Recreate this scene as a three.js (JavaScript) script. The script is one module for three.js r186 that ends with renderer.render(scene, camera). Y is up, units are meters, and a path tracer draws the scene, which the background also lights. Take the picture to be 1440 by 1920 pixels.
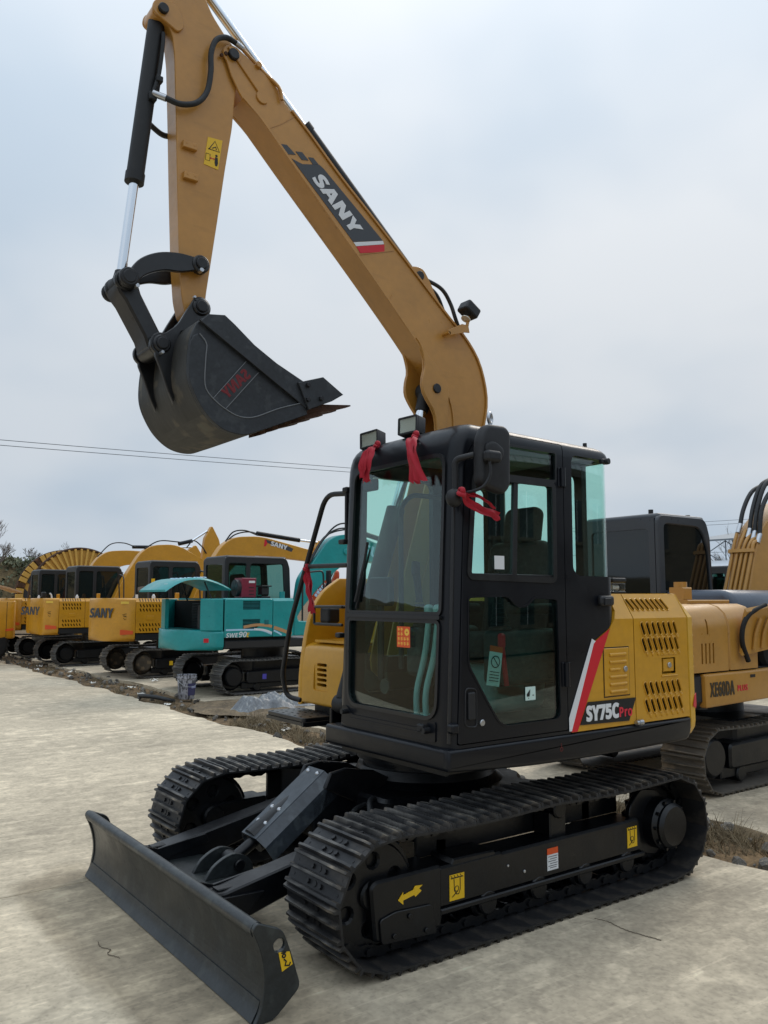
import * as THREE from 'three';
import { mergeGeometries, toCreasedNormals } from 'three/addons/utils/BufferGeometryUtils.js';
import { RoundedBoxGeometry } from 'three/addons/geometries/RoundedBoxGeometry.js';
import { FontLoader } from 'three/addons/loaders/FontLoader.js';
import { TextGeometry } from 'three/addons/geometries/TextGeometry.js';
import { Brush, Evaluator, SUBTRACTION, INTERSECTION } from 'three-bvh-csg';

// ---------------------------------------------------------------- camera, sky, sun, exposure
const scene = new THREE.Scene();
const camera = new THREE.PerspectiveCamera(63.41, 768 / 1024, 0.05, 2500);
{
  const yaw = 0.939, pitch = 0.1036;
  camera.position.set(3.39, 1.68, -4.197);
  camera.lookAt(3.39 - Math.cos(yaw) * Math.cos(pitch), 1.68 + Math.sin(pitch), -4.197 + Math.sin(yaw) * Math.cos(pitch));
}
const renderer = new THREE.WebGLRenderer({ antialias: true });
renderer.setSize(768, 1024);
renderer.toneMapping = THREE.LinearToneMapping;
renderer.toneMappingExposure = 1.14;
renderer.shadowMap.enabled = true;
renderer.shadowMap.type = THREE.PCFSoftShadowMap;

function rngOf(s) { return () => { s |= 0; s = s + 0x6D2B79F5 | 0; let t = Math.imul(s ^ s >>> 15, 1 | s); t = t + Math.imul(t ^ t >>> 7, 61 | t) ^ t; return ((t ^ t >>> 14) >>> 0) / 4294967296; }; }
const hash2 = (x, y, s) => { let h = Math.imul(x, 374761393) + Math.imul(y, 668265263) + Math.imul(s, 1274126177) | 0; h = Math.imul(h ^ h >>> 13, 1274126177); return ((h ^ h >>> 16) >>> 0) / 4294967296; };
const sm = t => t * t * (3 - 2 * t), clamp = (v, a = 0, b = 1) => Math.min(b, Math.max(a, v)), lerp = (a, b, t) => a + (b - a) * t;
const ss = (a, b, v) => sm(clamp((v - a) / (b - a)));
function vnoise(x, y, s, per = 0) {
  const xi = Math.floor(x), yi = Math.floor(y), fx = sm(x - xi), fy = sm(y - yi);
  const w = v => per ? ((v % per) + per) % per : v;
  const a = hash2(w(xi), w(yi), s), b = hash2(w(xi + 1), w(yi), s), c = hash2(w(xi), w(yi + 1), s), d = hash2(w(xi + 1), w(yi + 1), s);
  return lerp(lerp(a, b, fx), lerp(c, d, fx), fy);
}
function fbm(x, y, s, oct = 4, per = 0) { let v = 0, a = 0.5, n = 0; for (let i = 0; i < oct; i++) { v += a * vnoise(x, y, s + i * 17, per); n += a; a *= 0.5; x *= 2; y *= 2; per *= 2; } return v / n; }

// overcast sky: thin even cloud, paler overhead, broad cloud folds
const sunDir = new THREE.Vector3(-0.66, 0.66, 0.30).normalize();
{
  const w = 1024, h = 512, d = new Float32Array(w * h * 4);
  for (let j = 0; j < h; j++) {
    const el = (j + 0.5) / h * Math.PI - Math.PI / 2, sy = Math.sin(el), cy = Math.cos(el);
    for (let i = 0; i < w; i++) {
      const az = ((i + 0.5) / w - 0.5) * 2 * Math.PI, dx = cy * Math.cos(az), dz = cy * Math.sin(az);
      const e = Math.max(sy, 0);
      const k = 1 / (e + 0.28), px = dx * k, pz = dz * k;
      const c = fbm(px * 1.6 + 7.3, pz * 1.6 + 3.1, 11, 5), c2 = fbm(px * 0.62 + 3.7, pz * 0.62 + 8.4, 29, 3);
      let t = ss(0.34, 0.66, c * 0.6 + c2 * 0.4);
      const sunny = Math.max(0, dx * sunDir.x + sy * sunDir.y + dz * sunDir.z);
      t = clamp(t * (0.45 + 0.55 * Math.pow(sunny, 2)) + 0.22 * Math.pow(sunny, 7));
      const lift = 0.86 + 1.25 * Math.pow(e, 2.5);
      const r = lerp(0.475, 0.70, t) * lift, g = lerp(0.565, 0.735, t) * lift, b = lerp(0.665, 0.775, t) * lift;
      const o = (j * w + i) * 4; d[o] = r; d[o + 1] = g; d[o + 2] = b; d[o + 3] = 1;
      if (sy < 0) { const f = ss(0, 0.1, -sy); d[o] = lerp(r, 0.22, f); d[o + 1] = lerp(g, 0.21, f); d[o + 2] = lerp(b, 0.19, f); }
    }
  }
  const t = new THREE.DataTexture(d, w, h, THREE.RGBAFormat, THREE.FloatType);
  t.mapping = THREE.EquirectangularReflectionMapping; t.minFilter = t.magFilter = THREE.LinearFilter; t.wrapS = THREE.RepeatWrapping; t.needsUpdate = true;
  scene.background = t; scene.environment = t;
}
const sun = new THREE.DirectionalLight(0xfff4e6, 0.9);
sun.position.copy(sunDir).multiplyScalar(40); sun.target.position.set(0, 0, 2); sun.castShadow = true; sun.shadow.radius = 40;
sun.shadow.mapSize.set(2048, 2048);
Object.assign(sun.shadow.camera, { left: -30, right: 30, top: 30, bottom: -30, near: 1, far: 120 });
scene.add(sun, sun.target);

// ---------------------------------------------------------------- helpers
const V = (x, y, z) => new THREE.Vector3(x, y, z);
const usedNames = {};
function numbered(n) { const k = usedNames[n] = (usedNames[n] ?? -1) + 1; return k ? n + '_' + String(k).padStart(3, '0') : n; }
function clean(g) { if (g.index) g = g.toNonIndexed(); for (const k of Object.keys(g.attributes)) if (!['position', 'normal', 'color'].includes(k)) g.deleteAttribute(k); g.morphAttributes = {}; if (!g.attributes.normal) g.computeVertexNormals(); return g; }
function boxUV(g) {
  const p = g.attributes.position, n = g.attributes.normal, uv = new Float32Array(p.count * 2);
  for (let i = 0; i < p.count; i += 3) {
    let ax = 0, ay = 0, az = 0; for (let k = 0; k < 3; k++) { ax += Math.abs(n.getX(i + k)); ay += Math.abs(n.getY(i + k)); az += Math.abs(n.getZ(i + k)); }
    for (let k = 0; k < 3; k++) {
      const j = i + k, x = p.getX(j), y = p.getY(j), z = p.getZ(j);
      const [u, v] = az >= ax && az >= ay ? [x, y] : ax >= ay ? [z, y] : [x, z];
      uv[j * 2] = u; uv[j * 2 + 1] = v;
    }
  }
  g.setAttribute('uv', new THREE.BufferAttribute(uv, 2)); return g;
}
function join(geos, keepUV = false) {
  const a = Array.isArray(geos) ? geos.flat(3) : [geos];
  if (keepUV) return a[0].index ? a[0].toNonIndexed() : a[0];
  const cl = a.map(clean); const hasC = cl.some(g => g.attributes.color);
  if (hasC) cl.forEach(g => { if (!g.attributes.color) g.setAttribute('color', new THREE.BufferAttribute(new Float32Array(g.attributes.position.count * 3).fill(1), 3)); });
  return boxUV(cl.length > 1 ? mergeGeometries(cl) : cl[0]);
}
function P(name, geos, mat, parent, keepUV = false) {       // one named mesh
  const m = new THREE.Mesh(geos.isJoined ? geos : join(geos, keepUV), mat);
  m.name = parent === scene ? numbered(name) : name; m.castShadow = m.receiveShadow = true; parent.add(m); return m;
}
function ready(geos) { const g = join(geos); g.isJoined = true; return g; }
function G(name, parent = scene) { const g = new THREE.Group(); g.name = parent === scene ? numbered(name) : name; parent.add(g); return g; }
function tag(o, label, category, group) { o.userData.label = label; o.userData.category = category; if (group) o.userData.group = group; return o; }
function structure(o) { o.userData.kind = 'structure'; return o; }
function stuff(o, label, category) { o.userData.kind = 'stuff'; if (label) { o.userData.label = label; o.userData.category = category; } return o; }

function shapeOf(pts, holes = []) {
  const s = pts.isShape ? pts : new THREE.Shape(pts.map(p => new THREE.Vector2(p[0], p[1])));
  for (const h of holes) s.holes.push(h.isPath ? h : new THREE.Path(h.map(p => new THREE.Vector2(p[0], p[1]))));
  return s;
}
function ext(pts, z0, z1, o = {}) {                        // outline in x,y pushed from z0 to z1
  const b = o.bev ?? 0;
  const g = new THREE.ExtrudeGeometry(shapeOf(pts, o.holes), { depth: Math.max(1e-4, z1 - z0 - 2 * b), bevelEnabled: b > 0, bevelThickness: b, bevelSize: b, bevelOffset: -b, bevelSegments: o.bseg ?? 1, curveSegments: o.seg ?? 10 });
  g.translate(0, 0, z0 + b); return g;
}
const flipU = (pts, k) => pts.map(p => k ? [-p[0], p[1]] : [p[0], -p[1]]);
function extX(zy, x0, x1, o = {}) { const g = ext(flipU(zy, 1), x0, x1, { ...o, holes: (o.holes || []).map(h => flipU(h, 1)) }); g.rotateY(Math.PI / 2); return g; }
function extY(xz, y0, y1, o = {}) { const g = ext(flipU(xz, 0), y0, y1, { ...o, holes: (o.holes || []).map(h => flipU(h, 0)) }); g.rotateX(-Math.PI / 2); return g; }
function box(x0, x1, y0, y1, z0, z1, r = 0.006) {
  const w = x1 - x0, h = y1 - y0, d = z1 - z0; r = Math.min(r, w / 2.2, h / 2.2, d / 2.2);
  const g = r > 0 ? ext([[x0, y0], [x1, y0], [x1, y1], [x0, y1]], z0, z1, { bev: r }) : new THREE.BoxGeometry(w, h, d).translate((x0 + x1) / 2, (y0 + y1) / 2, (z0 + z1) / 2);
  return g;
}
function rbox(w, h, d, r, x = 0, y = 0, z = 0, seg = 3) { return new RoundedBoxGeometry(w, h, d, seg, r).translate(x, y, z); }
const toV = p => p.isVector3 ? p : V(p[0], p[1], p[2]);
function cyl(a, b, r, r2 = r, seg = 18, open = false) {
  a = toV(a); b = toV(b); const l = a.distanceTo(b);
  const g = new THREE.CylinderGeometry(r2, r, l, seg, 1, open);
  g.translate(0, l / 2, 0); g.applyQuaternion(new THREE.Quaternion().setFromUnitVectors(V(0, 1, 0), b.clone().sub(a).normalize())); g.translate(a.x, a.y, a.z); return g;
}
function pin(x, y, z0, z1, r, seg = 20) {                   // round bar along z with a chamfer
  const pr = [[0, 0], [r * 0.85, 0], [r, r * 0.15], [r, z1 - z0 - r * 0.15], [r * 0.85, z1 - z0], [0, z1 - z0]].map(p => new THREE.Vector2(p[0], p[1]));
  const g = new THREE.LatheGeometry(pr, seg); g.rotateX(Math.PI / 2); g.translate(x, y, z0); return toCreasedNormals(g, 0.6);
}
function tube(pts, r, o = {}) {
  const c = new THREE.CatmullRomCurve3(pts.map(toV), o.closed ?? false, o.type ?? 'centripetal', o.t ?? 0.5);
  return new THREE.TubeGeometry(c, o.seg ?? pts.length * 8, r, o.rad ?? 8, o.closed ?? false);
}
function bent(pts, rad, r, o = {}) {                       // pipe with straight runs and rounded corners
  pts = pts.map(toV); const out = [pts[0]];
  for (let i = 1; i < pts.length - 1; i++) {
    const a = pts[i - 1].clone().sub(pts[i]), b = pts[i + 1].clone().sub(pts[i]); const k = Math.min(rad, a.length() * 0.45, b.length() * 0.45);
    const p = pts[i].clone().addScaledVector(a.normalize(), k), q = pts[i].clone().addScaledVector(b.normalize(), k);
    for (let j = 0; j <= 6; j++) { const t = j / 6; out.push(p.clone().multiplyScalar((1 - t) * (1 - t)).addScaledVector(pts[i], 2 * t * (1 - t)).addScaledVector(q, t * t)); }
  }
  out.push(pts[pts.length - 1]);
  const path = new THREE.CurvePath(); for (let i = 0; i + 1 < out.length; i++) path.add(new THREE.LineCurve3(out[i], out[i + 1]));
  const rings = []; let u = null;
  for (let i = 0; i < out.length; i++) {
    const d = out[Math.min(i + 1, out.length - 1)].clone().sub(out[Math.max(i - 1, 0)]).normalize();
    if (!u) u = Math.abs(d.y) < 0.9 ? V(0, 1, 0) : V(1, 0, 0);
    u = u.clone().addScaledVector(d, -u.dot(d)).normalize(); const v = d.clone().cross(u), ring = [], n = o.rad ?? 10;
    for (let k = 0; k < n; k++) { const a = k / n * 2 * Math.PI; ring.push(out[i].clone().addScaledVector(u, Math.cos(a) * r).addScaledVector(v, Math.sin(a) * r)); }
    rings.push(ring);
  }
  return loft(rings, 0.7);
}
function loft(rings, crease = 0.6, caps = true) {          // closed rings of equal count joined into a skin
  const n = rings[0].length, pos = [], idx = [];
  rings.forEach(r => r.forEach(p => pos.push(p.x, p.y, p.z)));
  for (let i = 0; i + 1 < rings.length; i++) for (let j = 0; j < n; j++) { const a = i * n + j, b = i * n + (j + 1) % n, c = a + n, d = b + n; idx.push(a, b, d, a, d, c); }
  if (caps) for (const [k, f] of [[0, 1], [rings.length - 1, 0]]) {
    const c = V(0, 0, 0); rings[k].forEach(p => c.add(p)); c.divideScalar(n); const ci = pos.length / 3; pos.push(c.x, c.y, c.z);
    for (let j = 0; j < n; j++) { const a = k * n + j, b = k * n + (j + 1) % n; f ? idx.push(ci, b, a) : idx.push(ci, a, b); }
  }
  const g = new THREE.BufferGeometry(); g.setAttribute('position', new THREE.Float32BufferAttribute(pos, 3)); g.setIndex(idx);
  return toCreasedNormals(g, crease);
}
function ribbon(pts, t, z0, z1, o = {}) {                  // plate of thickness t that follows a line in x,y (to its left)
  const off = pts.map((p, i) => {
    const a = pts[Math.max(0, i - 1)], b = pts[Math.min(pts.length - 1, i + 1)]; const dx = b[0] - a[0], dy = b[1] - a[1], l = Math.hypot(dx, dy) || 1;
    return [p[0] - dy / l * t, p[1] + dx / l * t];
  });
  return toCreasedNormals(ext([...pts, ...off.reverse()], z0, z1, o), 0.5);
}
function smooth(pts, n = 40, closed = false) { const c = new THREE.CatmullRomCurve3(pts.map(p => V(p[0], p[1], 0)), closed, 'centripetal'); return c.getSpacedPoints(n).map(p => [p.x, p.y]).slice(0, closed ? n : n + 1); }
function rounded(pts, r) {                                 // polygon with rounded corners
  const out = [], n = pts.length;
  for (let i = 0; i < n; i++) {
    const p = pts[i], a = pts[(i + n - 1) % n], b = pts[(i + 1) % n], rr = p[2] ?? r;
    const la = Math.hypot(a[0] - p[0], a[1] - p[1]), lb = Math.hypot(b[0] - p[0], b[1] - p[1]), k = Math.min(rr, la * 0.45, lb * 0.45);
    const q0 = [p[0] + (a[0] - p[0]) / la * k, p[1] + (a[1] - p[1]) / la * k], q1 = [p[0] + (b[0] - p[0]) / lb * k, p[1] + (b[1] - p[1]) / lb * k];
    const m = k < 0.004 ? 1 : 5; for (let j = 0; j <= m; j++) { const t = j / m; out.push([0, 1].map(c => (1 - t) * (1 - t) * q0[c] + 2 * t * (1 - t) * p[c] + t * t * q1[c])); }
  }
  return out;
}
const disc = (x, y, r, n = 20) => Array.from({ length: n }, (_, i) => [x + r * Math.cos(i / n * 2 * Math.PI), y + r * Math.sin(i / n * 2 * Math.PI)]);
const capsule = (x, y, l, r, a, n = 5) => { const o = []; for (const s of [1, -1]) for (let i = 0; i <= n; i++) { const t = a + (s > 0 ? -Math.PI / 2 : Math.PI / 2) + i / n * Math.PI; o.push([x + s * Math.cos(a) * l / 2 + r * Math.cos(t), y + s * Math.sin(a) * l / 2 + r * Math.sin(t)]); } return o; };
const ev = new Evaluator(); ev.attributes = ['position', 'normal']; ev.useGroups = false;
function brush(g) { g = g.clone(); for (const k of Object.keys(g.attributes)) if (!['position', 'normal'].includes(k)) g.deleteAttribute(k); const b = new Brush(g); b.updateMatrixWorld(); return b; }
function csg(a, op, ...bs) { let r = a.isBrush ? a : brush(a); for (const b of bs) r = ev.evaluate(r, b.isBrush ? b : brush(b), op); return r; }
const font = await new FontLoader().loadAsync('fonts/droid/droid_sans_bold.typeface.json');
// flat letters: (ox,oy,oz) centre, u reading direction, v up direction; sx widens, skew slants
function letters(str, size, o, u, v, { sx = 1, skew = 0, depth = 0.003, bold = 0 } = {}) {
  const g = new TextGeometry(str, { font, size, depth, curveSegments: 4, bevelEnabled: bold > 0, bevelSize: bold, bevelThickness: 0.0005, bevelSegments: 1 });
  g.computeBoundingBox(); const b = g.boundingBox; g.translate(-(b.min.x + b.max.x) / 2, -(b.min.y + b.max.y) / 2, 0);
  g.applyMatrix4(new THREE.Matrix4().set(sx, skew, 0, 0, 0, 1, 0, 0, 0, 0, 1, 0, 0, 0, 0, 1));
  u = toV(u).clone().normalize(); v = toV(v).clone().normalize(); const n = u.clone().cross(v);
  g.applyMatrix4(new THREE.Matrix4().makeBasis(u, v, n).setPosition(toV(o))); return g;
}
// ---------------------------------------------------------------- materials
function tex(n, fn, srgb = true, rep = 1) {
  const d = new Uint8Array(n * n * 4);
  for (let j = 0; j < n; j++) for (let i = 0; i < n; i++) { const c = fn(i / n, j / n, i, j), o = (j * n + i) * 4; d[o] = clamp(c[0]) * 255; d[o + 1] = clamp(c[1]) * 255; d[o + 2] = clamp(c[2]) * 255; d[o + 3] = 255; }
  const t = new THREE.DataTexture(d, n, n, THREE.RGBAFormat); t.wrapS = t.wrapT = THREE.RepeatWrapping; t.magFilter = THREE.LinearFilter; t.minFilter = THREE.LinearMipmapLinearFilter; t.generateMipmaps = true;
  if (srgb) t.colorSpace = THREE.SRGBColorSpace; t.repeat.set(rep, rep); t.needsUpdate = true; return t;
}
const grey = v => [v, v, v];
// road dust and scuffs on painted metal
const dustMap = tex(512, (u, v) => { const a = fbm(u * 6, v * 6, 3, 5, 6), b = fbm(u * 40, v * 40, 9, 2, 40), s = ss(0.62, 0.75, fbm(u * 4, v * 24, 21, 3, 4)); const k = 0.93 + 0.09 * (a - 0.5) + 0.05 * (b - 0.5) - 0.03 * s; return [k, k * 0.995, k * 0.985]; }, true, 0.8);
const paintRough = tex(512, (u, v) => { const a = fbm(u * 8, v * 8, 5, 5, 8), b = fbm(u * 50, v * 50, 8, 2, 50); return grey(0.62 + 0.4 * (a - 0.5) + 0.15 * (b - 0.5)); }, false, 0.9);
const wearMap = tex(512, (u, v) => { const a = fbm(u * 5, v * 5, 33, 5, 5), b = fbm(u * 60, v * 60, 19, 2, 60), c = ss(0.6, 0.72, fbm(u * 14, v * 14, 41, 4, 14)); const k = 0.72 + 0.25 * (a - 0.5) + 0.18 * (b - 0.5); return [k + 0.20 * c, k + 0.185 * c, k + 0.15 * c]; }, true, 1.1);
const steelMap = tex(512, (u, v) => { const a = fbm(u * 5, v * 5, 53, 5, 5), b = fbm(u * 90, v * 12, 59, 2, 90), c = ss(0.58, 0.75, fbm(u * 9, v * 9, 61, 5, 9)); const k = 0.66 + 0.3 * (a - 0.5) + 0.14 * (b - 0.5); return [k + 0.30 * c, k + 0.25 * c, k + 0.18 * c]; }, true, 1.0);
const fineBump = tex(512, (u, v) => grey(0.5 + 0.5 * (fbm(u * 70, v * 70, 71, 3, 70) - 0.5) + 0.25 * (fbm(u * 8, v * 8, 73, 3, 8) - 0.5)), false, 1.5);
const std = (o) => new THREE.MeshStandardMaterial(o), phy = (o) => new THREE.MeshPhysicalMaterial(o);
const paint = (hex, o = {}) => phy({ color: hex, map: dustMap, roughness: 0.62, roughnessMap: paintRough, bumpMap: fineBump, bumpScale: 0.0004, clearcoat: 0.25, clearcoatRoughness: 0.28, ...o });
const M = {
  boom: paint(0xc08a3c), body: paint(0xd29a1e), counter: paint(0xdca818), edge: paint(0xb88436),
  black: phy({ color: 0x0e1117, roughness: 0.62, roughnessMap: paintRough, clearcoat: 0.16, clearcoatRoughness: 0.12, specularIntensity: 0.5 }),
  satin: phy({ color: 0x191b1f, map: wearMap, roughness: 0.62, roughnessMap: paintRough, clearcoat: 0.12, clearcoatRoughness: 0.4 }),
  chassis: phy({ color: 0x0e1218, map: wearMap, roughness: 0.62, roughnessMap: paintRough, bumpMap: fineBump, bumpScale: 0.0008, clearcoat: 0.12, clearcoatRoughness: 0.3, specularIntensity: 0.7 }),
  bladeM: phy({ color: 0x343a3c, map: wearMap, roughness: 0.66, roughnessMap: paintRough, bumpMap: fineBump, bumpScale: 0.0008, clearcoat: 0.1, clearcoatRoughness: 0.4 }),
  guard: phy({ color: 0x4d565f, map: wearMap, roughness: 0.6, roughnessMap: paintRough }),
  bucket: std({ color: 0x55544f, map: steelMap, roughness: 0.66, metalness: 0.15, bumpMap: fineBump, bumpScale: 0.001 }),
  bucketSide: std({ color: 0x353a40, map: wearMap, roughness: 0.55, bumpMap: fineBump, bumpScale: 0.0006 }),
  rust: std({ color: 0x6a4630, map: steelMap, roughness: 0.85, bumpMap: fineBump, bumpScale: 0.003 }),
  shoe: std({ color: 0xffffff, vertexColors: true, map: steelMap, roughness: 0.48, metalness: 0.35, bumpMap: fineBump, bumpScale: 0.001 }),
  oldShoe: std({ color: 0xffffff, vertexColors: true, map: steelMap, roughness: 0.8, bumpMap: fineBump, bumpScale: 0.002 }),
  barrel: std({ color: 0x15181b, map: wearMap, roughness: 0.62 }),
  rubber: std({ color: 0x17181a, map: wearMap, roughness: 0.75 }),
  hose: std({ color: 0x2a2d30, roughness: 0.6, map: wearMap }),
  chrome: std({ color: 0xdfe3e8, metalness: 1, roughness: 0.12 }),
  bolt: std({ color: 0xb9bcc0, metalness: 0.9, roughness: 0.32 }),
  plastic: std({ color: 0x202227, roughness: 0.55, map: wearMap }),
  dark: std({ color: 0x0b0b0c, roughness: 0.9 }),
  glass: phy({ color: 0xecfcf8, transmission: 1, thickness: 0, roughness: 0.0, ior: 1.52, metalness: 0 }),
  tint: phy({ color: 0xcfe6e1, transmission: 1, thickness: 0, roughness: 0.0, ior: 1.55, metalness: 0 }),
  clear: phy({ color: 0xf2f6f6, transmission: 1, thickness: 0, roughness: 0.05, ior: 1.5 }),
  reflector: std({ color: 0xd8d3c6, metalness: 0.15, roughness: 0.3 }),
  nameRed: std({ color: 0x6e1c22, roughness: 0.7 }), red: std({ color: 0xc81626, roughness: 0.5 }), white: std({ color: 0xd8dadc, roughness: 0.5 }), graphite: std({ color: 0x3a3d42, roughness: 0.5 }),
  orange: std({ color: 0xd8521c, roughness: 0.5 }), stickerY: std({ color: 0xe0b416, roughness: 0.45 }), ink: std({ color: 0x131313, roughness: 0.6 }), pinkred: std({ color: 0xd02a3c, roughness: 0.5 }),
  ribbon: phy({ color: 0xac1228, roughness: 0.8, side: THREE.DoubleSide, transmission: 0.12, thickness: 0 }),
  seat: std({ color: 0x33383b, roughness: 0.85, map: wearMap }), seatTrim: std({ color: 0x8aa5a6, roughness: 0.6 }), consoleM: std({ color: 0x3c4346, roughness: 0.65, map: wearMap }), headliner: std({ color: 0x6a6f70, roughness: 0.9 }),
  teal: paint(0x119a9c), tealDark: std({ color: 0x0c6a6e, roughness: 0.6 }), skyblue: std({ color: 0xa9cfe6, roughness: 0.5 }), tan: std({ color: 0xb88a5c, roughness: 0.6 }), swYellow: std({ color: 0xe8b81c, roughness: 0.5 }),
  farYellow: paint(0xd2961f), xeYellow: paint(0xbd8a3a), farBlack: phy({ color: 0x15171b, map: dustMap, roughness: 0.5, clearcoat: 0.3, clearcoatRoughness: 0.25 }), greyblue: paint(0x4a5566),
  farGlass: phy({ color: 0x4a5a5a, transmission: 0.85, thickness: 0, roughness: 0.02, ior: 1.55 }),
  farGlassLight: phy({ color: 0x9fc0ba, transmission: 1, thickness: 0, roughness: 0.02, ior: 1.52 }),
  orangeM: paint(0xc9481c), maroon: paint(0x86203a), mud: std({ color: 0x6f6455, map: steelMap, roughness: 0.95, bumpMap: fineBump, bumpScale: 0.004 }),
};
// ---------------------------------------------------------------- crawler track shared by every machine
function shoeGeo(w, pitch, seed, o = {}) {
  const r = rngOf(seed), hw = w / 2, gs = [];
  const dk = o.dk ?? [0.052, 0.053, 0.058], wn = o.worn ?? [0.46, 0.43, 0.385], amt = o.amt ?? 0.75;
  const plate = ext([[-pitch * 0.5, 0], [pitch * 0.5, 0], [pitch * 0.5, -0.010], [pitch * 0.45, -0.012], [-pitch * 0.5, -0.010]], -hw, hw);
  gs.push(plate);
  for (const s of [-0.41, 0.03, 0.45]) {
    const x = s * pitch, rings = [], n = o.far ? 3 : 9;
    for (let i = 0; i < n; i++) {
      const t = i / (n - 1), z = lerp(-hw, hw, t), e = (i === 0 || i === n - 1) ? 1 : 0, zt = z * (e ? 0.982 : 1), h = -0.034 + (e ? 0.004 : 0) + (r() - 0.5) * 0.002;
      rings.push([V(x - 0.011, -0.009, z), V(x + 0.011, -0.009, z), V(x + 0.006, h, zt), V(x - 0.006, h, zt)]);
    }
    gs.push(loft(rings, 0.4));
  }
  if (!o.far) {
    for (const x of [-0.19, 0.24]) for (const z of [-0.052, 0.052]) gs.push(cyl([x * pitch, -0.010, z], [x * pitch, -0.022, z], 0.012, 0.012, 6));
    for (const x of [-0.19, 0.24]) { gs.push(cyl([x * pitch, -0.010, 0], [x * pitch, -0.014, 0], 0.014, 0.014, 8)); for (const z of [-0.185, 0.185]) gs.push(cyl([x * pitch, -0.0105, z], [x * pitch, -0.0128, z], 0.007, 0.007, 8)); }
  }
  const all = join(gs), p = all.attributes.position, c = new Float32Array(p.count * 3);
  for (let i = 0; i < p.count; i++) {
    const y = p.getY(i), z = p.getZ(i), x = p.getX(i);
    let k = y < -0.026 ? (Math.abs(z) > hw * 0.95 ? 0.12 : amt * ss(0.42, 0.78, vnoise(z * 22 + seed * 3.1, x * 60, seed)) + 0.08) : 0.03 * vnoise(z * 8, x * 9, seed + 4) + (o.base ?? 0.0);
    for (let j = 0; j < 3; j++) c[i * 3 + j] = lerp(dk[j], wn[j], clamp(k));
  }
  all.setAttribute('color', new THREE.BufferAttribute(c, 3)); all.isJoined = true; return all;
}
function trackPath(o) {                                     // inner face of the shoes, bottom run first
  const pts = [], y0 = 0.032, r = o.r, cy = y0 + r, N = 24;
  for (let i = 0; i <= 20; i++) pts.push([lerp(o.xr, o.xf, i / 20), y0]);
  for (let i = 1; i < N; i++) { const a = -Math.PI / 2 + i / N * Math.PI; pts.push([o.xf + r * Math.cos(a), cy + r * Math.sin(a)]); }
  for (let i = 0; i <= 20; i++) { const t = i / 20; pts.push([lerp(o.xf, o.xr, t), cy + r - (o.sag ?? 0.016) * Math.abs(Math.sin(t * 2 * Math.PI))]); }
  for (let i = 1; i <= N; i++) { const a = Math.PI / 2 + i / N * Math.PI; pts.push([o.xr + r * Math.cos(a), cy + r * Math.sin(a)]); }
  return pts;
}
function nodesOn(pts, n, phase = 0) {
  const L = [0]; for (let i = 1; i < pts.length; i++) L.push(L[i - 1] + Math.hypot(pts[i][0] - pts[i - 1][0], pts[i][1] - pts[i - 1][1]));
  const T = L[L.length - 1], out = [];
  for (let k = 0; k < n; k++) { const s = ((k + phase) / n * T) % T; let i = 1; while (L[i] < s) i++; const t = (s - L[i - 1]) / (L[i] - L[i - 1] || 1); out.push([lerp(pts[i - 1][0], pts[i][0], t), lerp(pts[i - 1][1], pts[i][1], t)]); }
  return [out, T];
}
function makeTrack(parent, zc, o) {
  const t = G('track', parent), [nd, T] = nodesOn(trackPath(o), o.n, o.phase ?? 0), pitch = T / o.n;
  o.variants ??= [0, 1, 2, 3].map(i => shoeGeo(o.w, pitch, (o.seed ?? 5) + i, o.shoe ?? {}));
  const r = rngOf(Math.round(zc * 100) + 77);
  for (let k = 0; k < o.n; k++) {
    const a = nd[k], b = nd[(k + 1) % o.n], m = P('track_shoe', o.variants[Math.floor(r() * 4)], o.mat, t);
    m.position.set((a[0] + b[0]) / 2, (a[1] + b[1]) / 2, zc); m.rotation.z = Math.atan2(b[1] - a[1], b[0] - a[0]);
    if (o.link) { const l = P('track_link', o.link, M.chassis, t); l.position.copy(m.position); l.rotation.copy(m.rotation); }
  }
  return t;
}
function linkGeo(pitch) {
  const gs = [], h = pitch * 0.56;
  const out = rounded([[-h, 0.012], [-h, 0.060], [-h * 0.55, 0.066], [-h * 0.2, 0.050], [h * 0.2, 0.050], [h * 0.55, 0.066], [h, 0.060], [h, 0.012], [h * 0.35, 0.012], [h * 0.25, 0.0], [-h * 0.25, 0.0], [-h * 0.35, 0.012]], 0.012);
  for (const s of [-1, 1]) { gs.push(ext(out, s * 0.055 - 0.012, s * 0.055 + 0.012)); gs.push(cyl([-h * 0.78, 0.036, s * 0.067], [-h * 0.78, 0.036, s * 0.078], 0.018, 0.018, 10)); }
  gs.push(cyl([-h * 0.78, 0.036, -0.045], [-h * 0.78, 0.036, 0.045], 0.02, 0.02, 10));
  return ready(gs);
}
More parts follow.
